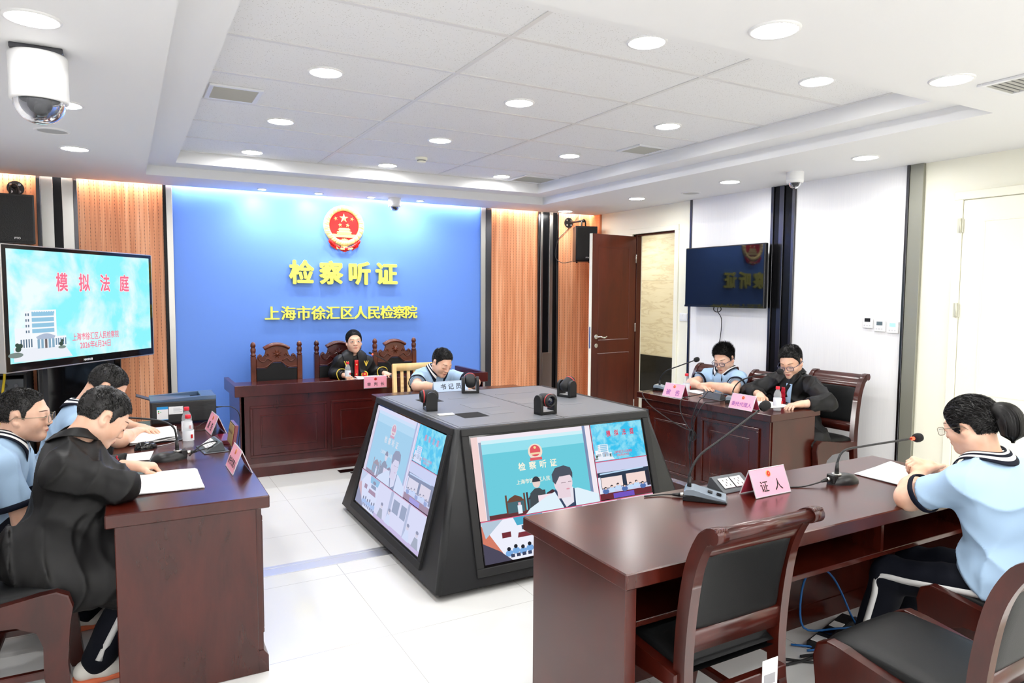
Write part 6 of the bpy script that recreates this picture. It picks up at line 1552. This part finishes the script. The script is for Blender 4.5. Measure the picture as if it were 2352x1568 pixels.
def person(label, group, P):
    s = P.get('s', 1.0); h = P.get('h', .005)
    pel, nb, hc = A_(P['pelvis'], float), A_(P['neck'], float), A_(P['head'], float)
    root = thing('person', label, 'person', (0, 0, 0), 0, group)
    R = head_rot(*[math.radians(x) for x in P['look']]); hp, face = head_prims(P.get('hs', s), P.get('chub', 1.0)); hs = P.get('hs', s)
    body = xform(hp, R, hc)
    fa = math.radians(P['face']); fw = A_((math.cos(fa), math.sin(fa), 0)); up = nrm(nb-pel); lat = nrm(np.cross(fw, up)); fwd = np.cross(up, lat)   # lat = right
    TR = np.stack([lat, fwd, up], 1); L = np.linalg.norm(nb-pel)
    body.append(cone(hc+R@A_((0, -.026, -.055))*hs, nb+up*.005+fwd*.0, .049*s, .054*s, .03))
    shR, shL = A_(P['shR'], float), A_(P['shL'], float); w = P.get('wide', 1.0)
    tors = lambda g: [elli(pel+up*L*.70-fwd*.0, ((.145*w)*s+g, .098*w*s+g, .17*s+g), TR, .05), elli(pel+up*L*.36, (.125*w*s+g, .098*w*s+g, .16*s+g), TR, .05), elli(pel+up*.03, (.150*w*s+g, .118*w*s+g, .115*s+g), TR, .05),
                      cone(nb-up*.035*s, shR, .056*s+g, .047*s+g, .05), cone(nb-up*.035*s, shL, .056*s+g, .047*s+g, .05)]
    body += tors(-.016)
    arms = {}
    for sd in 'RL':
        sh, el, wv = (shR if sd == 'R' else shL), A_(P['el'+sd], float), A_(P['wr'+sd], float); arms[sd] = (sh, el, wv)
        am = P.get('arm', 1.08)*s; body += [cone(sh, el, .041*s, .037*am, .03), cone(el, el+(wv-el)*.35, .037*am, .038*am, .02), cone(el+(wv-el)*.35, wv, .038*am, .0225*s, .015)]
        hd = P.get('hd'+sd); d = nrm(A_(hd, float)) if hd is not None else nrm(wv-el)
        body += hand_prims(wv+d*.008, d, P.get('pn'+sd, (0, 0, -1)), sd == 'R', s, P.get('pose'+sd, 'relax'), P.get('spread', 6))
    legs = {}
    for q, sd in ((1, 'R'), (-1, 'L')):
        hip = pel+lat*q*.085*s-up*.02; kn = A_(P['kn'+sd], float); an = A_(P['an'+sd], float); legs[sd] = (hip, kn, an)
        body += [cone(hip, kn, .058*s, .042*s, .03), cone(kn, kn+(an-kn)*.4, .042*s, .040*s, .02), cone(kn+(an-kn)*.4, an, .040*s, .030*s, .02)]
    V, F = mesh_sdf(body, h); np_obj('body', V, F, M_skin, root)
    add_face(root, hs, face, R, hc, P.get('eyes', 'down'))
    hr = P.get('hair', {}); add_hair(root, hs, face, R, hc, **hr)
    if P.get('glasses'): glasses(root, hs, R, hc, P['glasses'], P.get('rect', True))
    # clothes
    seed = P.get('seed', 1)
    hem = pel-up*.055
    nd = nrm(hc+R@A_((0, -.026, -.055))*hs-nb); neck_hole = cone(nb+up*.012+fwd*.012, nb+nd*.14+fwd*.02, .054*s, .075*s, .012, -1)
    if P['wear'] == 'polo':
        pr = tors(.013)+[elli(pel+up*.05, (.158*w*s+.014, .128*w*s+.012, .125*s), TR, .05)]
        for sd in 'RL':
            sh, el, _ = arms[sd]; pr.append(cutc(sh, sh+(el-sh)*P.get('slv', .66), .062*s, .069*s, .04))
        V, F = mesh_sdf(pr+[neck_hole], P.get('hc', .006), lambda p: pleats(.013, seed, P.get('fold', (0, 0, 1)), 52)(p), [(hem, -up)])
        np_obj('polo_shirt', V, F, M_polo, root)
        for sd in 'RL':
            sh, el, _ = arms[sd]; a = sh+(el-sh)*(P.get('slv', .66)-.055); b = sh+(el-sh)*(P.get('slv', .66)+.045)
            bb = B(); r = .0695*s; d = nrm(b-a); u_, v_, _w = basis(Vector(d))
            bb.surf(lambda u, v: Vector(a)+Vector(b-a)*v+(u_*math.cos(2*PI*u)+v_*math.sin(2*PI*u))*(r+.004*math.sin(PI*v)+.0008*math.sin(u*40)), 32, 5, closed_u=True); o = bb.obj('sleeve_cuff', M_navy, root)
            so = o.modifiers.new('thick', 'SOLIDIFY'); so.thickness = .004; so.offset = -1
        nu_ = nrm(up*.75+nrm(hc-nb)*.25)
        collar(root, nb, nu_, fwd, s, [M_navy, M_wht], pr, r0=.058, r1=.090, h=.020, front=.022)
    else:
        g = P.get('loose', .026); pr = tors(g)+[elli(pel+up*.04, (.165*w*s+g, .140*w*s+g, .15*s), TR, .06)]
        for sd in 'RL':
            sh, el, wv = arms[sd]; ce = el+(wv-el)*P.get('cuff', .86)
            sv = P.get('sleeve', 1.0); pr += [cone(sh, el, .064*s*sv, .062*s*sv, .05), cutc(el, ce, .062*s*sv, .054*s*sv, .03)]
        for sd in 'RL':
            hip, kn, an = legs[sd]; lr = P.get('lap', 1.0); pr += [cone(hip, kn, .105*s*lr, .088*s*lr, .05), cone(kn, kn+(an-kn)*P.get('drop', .28), .090*s, .082*s, .05)]
        for e in P.get('drape', []): pr.append(cone(*e))
        V, F = mesh_sdf(pr+[neck_hole], P.get('hc', .007), lambda p: pleats(P.get('amp', .013), seed, P.get('fold', (.2, .1, 1)), 62)(p))
        np_obj('black_robe', V, F, M_robe, root)
        if P['wear'] == 'judge': collar(root, nb, up, fwd, s, [M_robe], pr, r0=.058, r1=.104, h=.022, gap=.24, front=.06, bands=4, name='robe_collar')
        else: collar(root, nb, nrm(up+.45*nd), fwd, s, [M_robe], pr, r0=.060, r1=.088, h=.034, gap=.55, front=.0, bands=4, name='robe_collar', stand=True)
    # trousers and shoes
    tr = [elli(pel+up*.0, (.155*w*s, .122*w*s, .105*s), TR, .05)]
    for sd in 'RL':
        hip, kn, an = legs[sd]; tr += [cone(hip, kn, .086*s, .068*s, .04), cone(kn, an, .070*s, .062*s, .03)]
    V, F = mesh_sdf(tr, .008, lambda p: pleats(.006, seed+9, (0, 0, 1), 40)(p)); np_obj('trousers', V, F, M_trous, root)
    for sd in 'RL':
        hip, kn, an = legs[sd]; f2 = A_(P.get('toe', fw), float); lt = np.cross(f2, A_((0, 0, 1)))
        sole = A_((an[0], an[1], 0)); P_ = [cone(sole-f2*.045*s+A_((0, 0, .05)), sole+f2*.02*s+A_((0, 0, .052)), .040*s, .040*s, .03), cone(sole+f2*.03*s+A_((0, 0, .042)), sole+f2*.145*s+A_((0, 0, .030)), .040*s, .030*s, .03)]
        V, F = mesh_sdf(P_, .006, None, [(A_((0, 0, .022)), A_((0, 0, -1.)))]); o = np_obj('shoe', V, F, M_shoe, root)
        S_ = [cone(sole-f2*.05*s+A_((0, 0, .02)), sole+f2*.148*s+A_((0, 0, .02)), .044*s, .038*s, .02)]
        V, F = mesh_sdf(S_, .006, None, [(A_((0, 0, .002)), A_((0, 0, -1.))), (A_((0, 0, .026)), A_((0, 0, 1.)))]); np_obj('sole', V, F, M_sole, o)
    return root, dict(R=R, hc=hc, hs=hs, up=up, fwd=fwd, lat=lat, nb=nb, pel=pel, arms=arms, legs=legs, s=s, face=face)
GL_B = mat('frame_navy', srgb(44, 52, 84), .3); GL_S = mat('frame_silver', srgb(150, 140, 120), .3, .8)
# ------------------------------------------------------------------ the eight people
p1, i1 = person('black-haired boy in a black robe bent over papers in the left foreground', 'pupils in robes', dict(
    s=1.04, hs=1.06, h=.0045, seed=3, face=4, pelvis=(-.27, 3.28, .53), neck=(-.205, 3.335, .965), head=(-.095, 3.37, 1.066), look=(14, 38, -6), chub=1.03,
    shR=(-.232, 3.165, .895), shL=(-.232, 3.50, .895), elR=(-.035, 3.13, .815), wrR=(-.045, 3.335, .80), hdR=(.05, 1, -.06), poseR='relax',
    elL=(-.20, 3.655, .81), wrL=(.010, 3.570, .800), hdL=(1, .05, -.12), poseL='curl', knR=(.06, 3.20, .50), knL=(.06, 3.40, .50), anR=(-.14, 3.24, .09), anL=(-.10, 3.42, .09),
    wear='robe', loose=.02, cuff=.80, drop=.35, lap=1.25, fold=(.5, 0, 1), drape=[((-.15, 3.28, .84), (-.10, 3.28, .58), .11, .13, .08), ((-.34, 3.17, .58), (-.20, 3.12, .46), .12, .10, .08), ((-.20, 3.12, .46), (.0, 3.13, .44), .10, .09, .06), ((-.02, 3.13, .46), (-.05, 3.15, .40), .09, .07, .05)],
    hair=dict(style='short', seed=1, n=11000, L=.020, thick=.011, spike=.12, side=1.1, line=[(q[0], q[1]-(.010 if q[0] > .03 else 0)) for q in SHORT])))
p2, i2 = person('boy in a pale blue polo and thin glasses looking right at the far left', 'pupils in polo shirts', dict(
    s=1.03, hs=1.09, h=.0045, seed=5, face=0, pelvis=(-.60, 3.88, .53), neck=(-.505, 3.88, .893), head=(-.425, 3.885, 1.022), look=(-8, 4, 0), chub=1.06, eyes='half',
    shR=(-.49, 3.715, .835), shL=(-.49, 4.045, .835), elR=(-.42, 3.68, .58), wrR=(-.23, 3.74, .56), elL=(-.40, 4.09, .58), wrL=(-.21, 4.0, .56), knR=(-.18, 3.78, .50), knL=(-.18, 3.98, .50), anR=(-.20, 3.78, .09), anL=(-.20, 3.98, .09),
    wear='polo', slv=.72, glasses=GL_S, hair=dict(style='short', seed=2, n=9000, L=.009, thick=.006, spike=.35, side=.6)))
p3, i3 = person('boy in a pale blue polo bent over papers beside the printer', 'pupils in polo shirts', dict(
    s=1.03, hs=1.08, h=.005, seed=7, face=-4, pelvis=(-.40, 4.46, .53), neck=(-.225, 4.455, .945), head=(-.105, 4.455, 1.062), look=(2, 42, 0),
    shR=(-.245, 4.29, .88), shL=(-.245, 4.62, .88), elR=(-.045, 4.235, .80), wrR=(.035, 4.44, .80), hdR=(.2, 1, -.05), elL=(-.06, 4.70, .80), wrL=(.06, 4.56, .80), hdL=(.5, -.8, -.05), poseL='flat', knR=(-.04, 4.37, .50), knL=(-.04, 4.55, .50), anR=(-.12, 4.37, .09), anL=(-.12, 4.55, .09),
    wear='polo', hair=dict(style='short', seed=3, n=8000, L=.010, thick=.007, spike=.35, side=.7)))
p4, i4 = person('girl in a black robe with red and gold trim seated behind the bench', 'pupils in robes', dict(
    s=.98, hs=.99, h=.0045, seed=9, face=-93, pelvis=(1.975, 6.84, .56), neck=(1.975, 6.80, .955), head=(1.972, 6.765, 1.106), look=(-97, -4, 2), eyes='open', chub=.94,
    shR=(1.84, 6.80, .90), shL=(2.115, 6.80, .895), elR=(1.775, 6.80, .79), wrR=(1.85, 6.665, .785), hdR=(.25, -1, -.15), poseR='curl', sleeve=.86, elL=(2.20, 6.80, .79), wrL=(2.255, 6.66, .785), hdL=(.35, -1, -.15), poseL='curl', knR=(1.89, 6.46, .50), knL=(2.08, 6.46, .50), anR=(1.89, 6.5, .09), anL=(2.08, 6.5, .09),
    arm=.96, amp=.008, wear='judge', loose=.020, cuff=.90, drop=.1, hair=dict(style='sleek', seed=4, n=12000, L=.030, thick=.010, spike=.0, side=1.3, line=LONG)))
p5, i5 = person('boy in a pale blue polo writing behind the screen kiosk, plate 书记员 before him', 'pupils in polo shirts', dict(
    s=1.05, hs=1.05, h=.0045, seed=11, face=-86, pelvis=(2.42, 5.95, .53), neck=(2.435, 5.80, .875), head=(2.455, 5.70, .972), look=(-74, 26, -4), chub=1.04,
    shR=(2.265, 5.79, .835), shL=(2.60, 5.79, .825), elR=(2.15, 5.53, .80), wrR=(2.34, 5.40, .79), hdR=(1, -.1, -.05), elL=(2.70, 5.52, .80), wrL=(2.55, 5.37, .79), hdL=(-1, -.2, -.05), poseL='flat', knR=(2.33, 5.55, .50), knL=(2.52, 5.55, .50), anR=(2.33, 5.6, .09), anL=(2.52, 5.6, .09),
    wear='polo', slv=.62, hair=dict(style='short', seed=5, n=8000, L=.018, thick=.011, spike=.5, side=.8)))
p6, i6 = person('boy with spiky hair, glasses and a pale blue polo at the table before the wall', 'pupils in polo shirts', dict(
    s=1.06, hs=1.06, h=.0045, seed=13, face=186, pelvis=(4.70, 4.50, .54), neck=(4.665, 4.46, .895), head=(4.612, 4.435, 1.025), look=(196, 20, 4), chub=.98,
    shR=(4.64, 4.62, .845), shL=(4.64, 4.285, .865), elR=(4.405, 4.615, .80), wrR=(4.325, 4.42, .80), hdR=(-.2, -1, -.04), poseR='flat', elL=(4.385, 4.10, .805), wrL=(4.335, 4.31, .825), hdL=(-.05, 1, -.08), poseL='flat', knR=(4.33, 4.60, .50), knL=(4.33, 4.40, .50), anR=(4.36, 4.6, .09), anL=(4.36, 4.4, .09),
    wear='polo', slv=.60, glasses=GL_B, rect=False, hair=dict(style='quiff', seed=6, n=8000, L=.034, thick=.014, spike=.5, side=.7)))
p7, i7 = person('boy in a black robe, crimson tie and glasses reading at the table before the wall', 'pupils in robes', dict(
    s=1.08, hs=1.07, h=.0045, seed=15, face=190, pelvis=(4.72, 3.80, .54), neck=(4.665, 3.745, .925), head=(4.605, 3.725, 1.062), look=(198, 22, 4), chub=1.0,
    shR=(4.655, 3.915, .87), shL=(4.655, 3.56, .88), elR=(4.475, 4.03, .80), wrR=(4.385, 3.83, .80), hdR=(-.75, -.7, -.12), poseR='curl', elL=(4.50, 3.30, .80), wrL=(4.315, 3.385, .795), hdL=(-1, .12, -.08), poseL='relax', knR=(4.36, 3.90, .50), knL=(4.36, 3.68, .50), anR=(4.4, 3.9, .09), anL=(4.4, 3.68, .09),
    wear='robe', loose=.024, cuff=.80, drop=.3, drape=[((4.62, 3.58, .60), (4.52, 3.42, .50), .12, .10, .08), ((4.52, 3.42, .50), (4.50, 3.40, .22), .10, .06, .06)],
    glasses=GL_B, rect=True, hair=dict(style='short', seed=7, n=9000, L=.020, thick=.014, spike=.45, side=.9)))
p8, i8 = person('girl with a ponytail and pale blue polo seen from behind at the right', 'pupils in polo shirts', dict(
    s=1.05, hs=.93, h=.0045, seed=17, face=92, pelvis=(2.87, 1.30, .54), neck=(2.83, 1.385, .955), head=(2.80, 1.44, 1.105), look=(90, 18, 0), wide=1.10, arm=1.28,
    shL=(2.685, 1.405, .905), shR=(3.01, 1.385, .905), elL=(2.695, 1.600, .798), wrL=(2.875, 1.668, .855), hdL=(.85, .2, .18), poseL='curl', pnL=(0, -.6, -.8), elR=(3.10, 1.60, .80), wrR=(2.985, 1.675, .865), hdR=(-.8, .3, .3), poseR='curl', pnR=(0, .3, -.9), knL=(2.755, 1.70, .435), knR=(2.96, 1.72, .44), anL=(2.745, 1.78, .09), anR=(2.96, 1.75, .09),
    wear='polo', slv=.70, glasses=GL_S, eyes='half', fold=(1, .2, .3), hair=dict(style='sleek', seed=8, n=18000, L=.034, thick=.014, spike=.0, side=1.35, line=[(-.14, -.085), (-.06, -.082), (-.044, -.060), (-.034, .0), (.0, .006), (.012, -.030), (.026, -.020), (.046, .010), (.060, .040), (.085, .050), (.12, .056)])))
# ponytail and hair tie
def ponytail(root, I):
    R, hc, s = I['R'], I['hc'], I['hs']; W = lambda p: R@(A_(p)*s)+hc
    path = smooth_path([Vector(W(p)) for p in ((0, -.098, .028), (0, -.122, .034), (0, -.146, .016), (0, -.152, -.022), (0, -.144, -.062), (0, -.138, -.090))], 6)
    rng = np.random.default_rng(3); b = B()
    rad = lambda t: (.018+.030*math.sin(PI*min(1, t*.85+.10)))*s*(1 if t < .8 else max(.25, (1-t)/.2))
    b.tube([tuple(p) for p in path], rad, n=18, sub=1)
    for k in range(700):
        a = rng.uniform(0, 2*PI); ph = rng.uniform(.93, 1.04); seg = []
        for i, p in enumerate(path):
            t = i/(len(path)-1); tv = (path[min(i+1, len(path)-1)]-path[max(i-1, 0)]).normalized(); u, v, _ = basis(tv, (1, 0, 0)); seg.append(p+(u*math.cos(a+t*.5)+v*math.sin(a+t*.5))*rad(t)*ph)
        w_ = (seg[2]-path[2]).cross(seg[3]-seg[2]); w_ = w_.normalized()*.0006 if w_.length > 1e-9 else Vector((.001, 0, 0))
        prev = None
        for q in seg:
            cur = (b._v(q-w_), b._v(q+w_))
            if prev: b.face([prev[0], prev[1], cur[1], cur[0]], 0, True)
            prev = cur
    b.obj('ponytail', M_hair, root)
    b = B(); c = Vector(W((0, -.106, .030))); t = Vector(R@A_((0, -1, .1))); u, v, _ = basis(t)
    b.tube([tuple(c+(u*math.cos(a)+v*math.sin(a))*.022*s) for a in [2*PI*i/14 for i in range(14)]], .007, n=8, sub=2, closed=True)
    c2 = Vector(W((-.024, -.104, .038))); b.sphere(c2, .011, 10); b.tube([tuple(c2), tuple(Vector(W((-.035, -.088, .050))))], .003, n=6)
    b.obj('hair_tie', mat('pink_band', srgb(240, 170, 180), .5), root)
ponytail(p8, i8)
def bun(root, I):
    R, hc, s = I['R'], I['hc'], I['hs']; b = B(); b.sphere(Vector(R@(A_((0, -.105, -.03))*s)+hc), .032*s, 14); b.obj('hair_knot', M_hair, root)
bun(p4, i4)
# white side stripes on the tracksuit of the seated girl and the boy in front
def stripe(root, I, sd, w=.012):
    hip, kn, an = I['legs'][sd]; s = I['s']; lat = I['lat']*(1 if sd == 'R' else -1); b = B()
    pts = [(hip, .092), (hip+(kn-hip)*.35, .085), (hip+(kn-hip)*.7, .076), (kn, .072), (kn+(an-kn)*.25, .0715), (kn+(an-kn)*.6, .068), (an, .0655)]
    pa = smooth_path([Vector(p+lat*r*s+A_((0, 0, .012))) for p, r in pts], 6); prev = None
    for i, q in enumerate(pa):
        t = (pa[min(i+1, len(pa)-1)]-pa[max(i-1, 0)]).normalized(); n_ = t.cross(Vector(lat)).normalized()*w/1.0
        o = Vector(lat)*.004
        cur = (b._v(q-n_-o*.5), b._v(q+o*.6), b._v(q+n_-o*.5))
        if prev:
            b.face([prev[0], cur[0], cur[1], prev[1]], 0, True); b.face([prev[1], cur[1], cur[2], prev[2]], 0, True)
        prev = cur
    o = b.obj('trouser_stripe', mat('stripe_white', (.75, .75, .74), .7), root); so = o.modifiers.new('thick', 'SOLIDIFY'); so.thickness = .003; so.offset = 0
stripe(p8, i8, 'L'); stripe(p1, i1, 'R')
# robe details: judge's red placket, gold collar and cuff marks, chest badge; the crimson ties
def front_pt(I, along, side, out):
    return Vector(I['pel']+I['up']*along+I['lat']*side+I['fwd']*out)
def placket(root, I, M_, w, a0, a1, out, name):
    b = B(); L = np.linalg.norm(I['nb']-I['pel'])
    b.surf(lambda u, v: front_pt(I, L*(a0+(a1-a0)*v), w*(u-.5)*(1 if name != 'crimson_tie' else (.45+.75*(1-v))), out+.016*math.sin(PI*min(1, (1-v)*.75+.2))+(.004*math.sin(v*40) if name == 'crimson_tie' else 0)), 4, 16)
    o = b.obj(name, M_, root); so = o.modifiers.new('thick', 'SOLIDIFY'); so.thickness = .006; return o
placket(p4, i4, M_red, .036, .30, .97, .118, 'red_placket')
b = B(); Lj = np.linalg.norm(i4['nb']-i4['pel'])
for a in (.86, .62): b.sphere(front_pt(i4, Lj*a, 0, .142), .008, 8)
b.obj('gold_buttons', M_gold, p4)
M_emb = mat('gold_thread', srgb(226, 196, 70), .5)
for q in (-1, 1):
    b = B(); c = front_pt(i4, Lj*.88, q*.098, .128); lt = Vector(i4['lat'])*q; u_ = Vector(i4['up'])
    for k in (-1, 0, 1): b.tube([tuple(c-u_*.026), tuple(c+lt*.010*k+u_*.002), tuple(c+lt*.020*k+u_*.026)], .0042, n=6)
    b.obj('collar_emblem', M_emb, p4)
b = B(); c = front_pt(i4, Lj*.60, -.085, .122); fr_ = Matrix((Vector(i4['lat'])*-1, Vector(i4['up']), Vector(i4['fwd']))).transposed().to_4x4(); fr_.translation = c; b.T = fr_
b.lathe([(.034, 0), (.034, .004), (.026, .006), (0, .007)], n=28, ms=[0, 0, 1]); P_ = star(.013, .0055)
b.prism(P_, .003, (0, .004, .006), (1, 0, 0), (0, 1, 0), m=0); b.obj('chest_badge', [M_emb, M_red], p4)
for sd in 'RL':
    sh, el, wv = i4['arms'][sd]; d = nrm(wv-el); c = el+(wv-el)*.72; u, v, _ = basis(Vector(d)); b = B()
    b.tube([tuple(Vector(c)+(u*math.cos(a)+v*math.sin(a))*.0625*i4['s']+Vector(d)*.012*math.sin(2*a)) for a in [2*PI*i/18 for i in range(18)]], .0042, n=6, sub=2, closed=True); b.obj('cuff_braid', M_emb, p4)
placket(p7, i7, M_crimson, .060, .32, .90, .124, 'crimson_tie')
b = B(); L7 = np.linalg.norm(i7['nb']-i7['pel']); b.surf(lambda u, v: front_pt(i7, L7*(.3+.68*v), -.01-.05*u, .116+.014*math.sin(PI*v)), 4, 10); b.obj('shirt_front', M_polo, p7)
placket(p1, i1, M_crimson, .055, .72, .92, .150, 'crimson_tie')
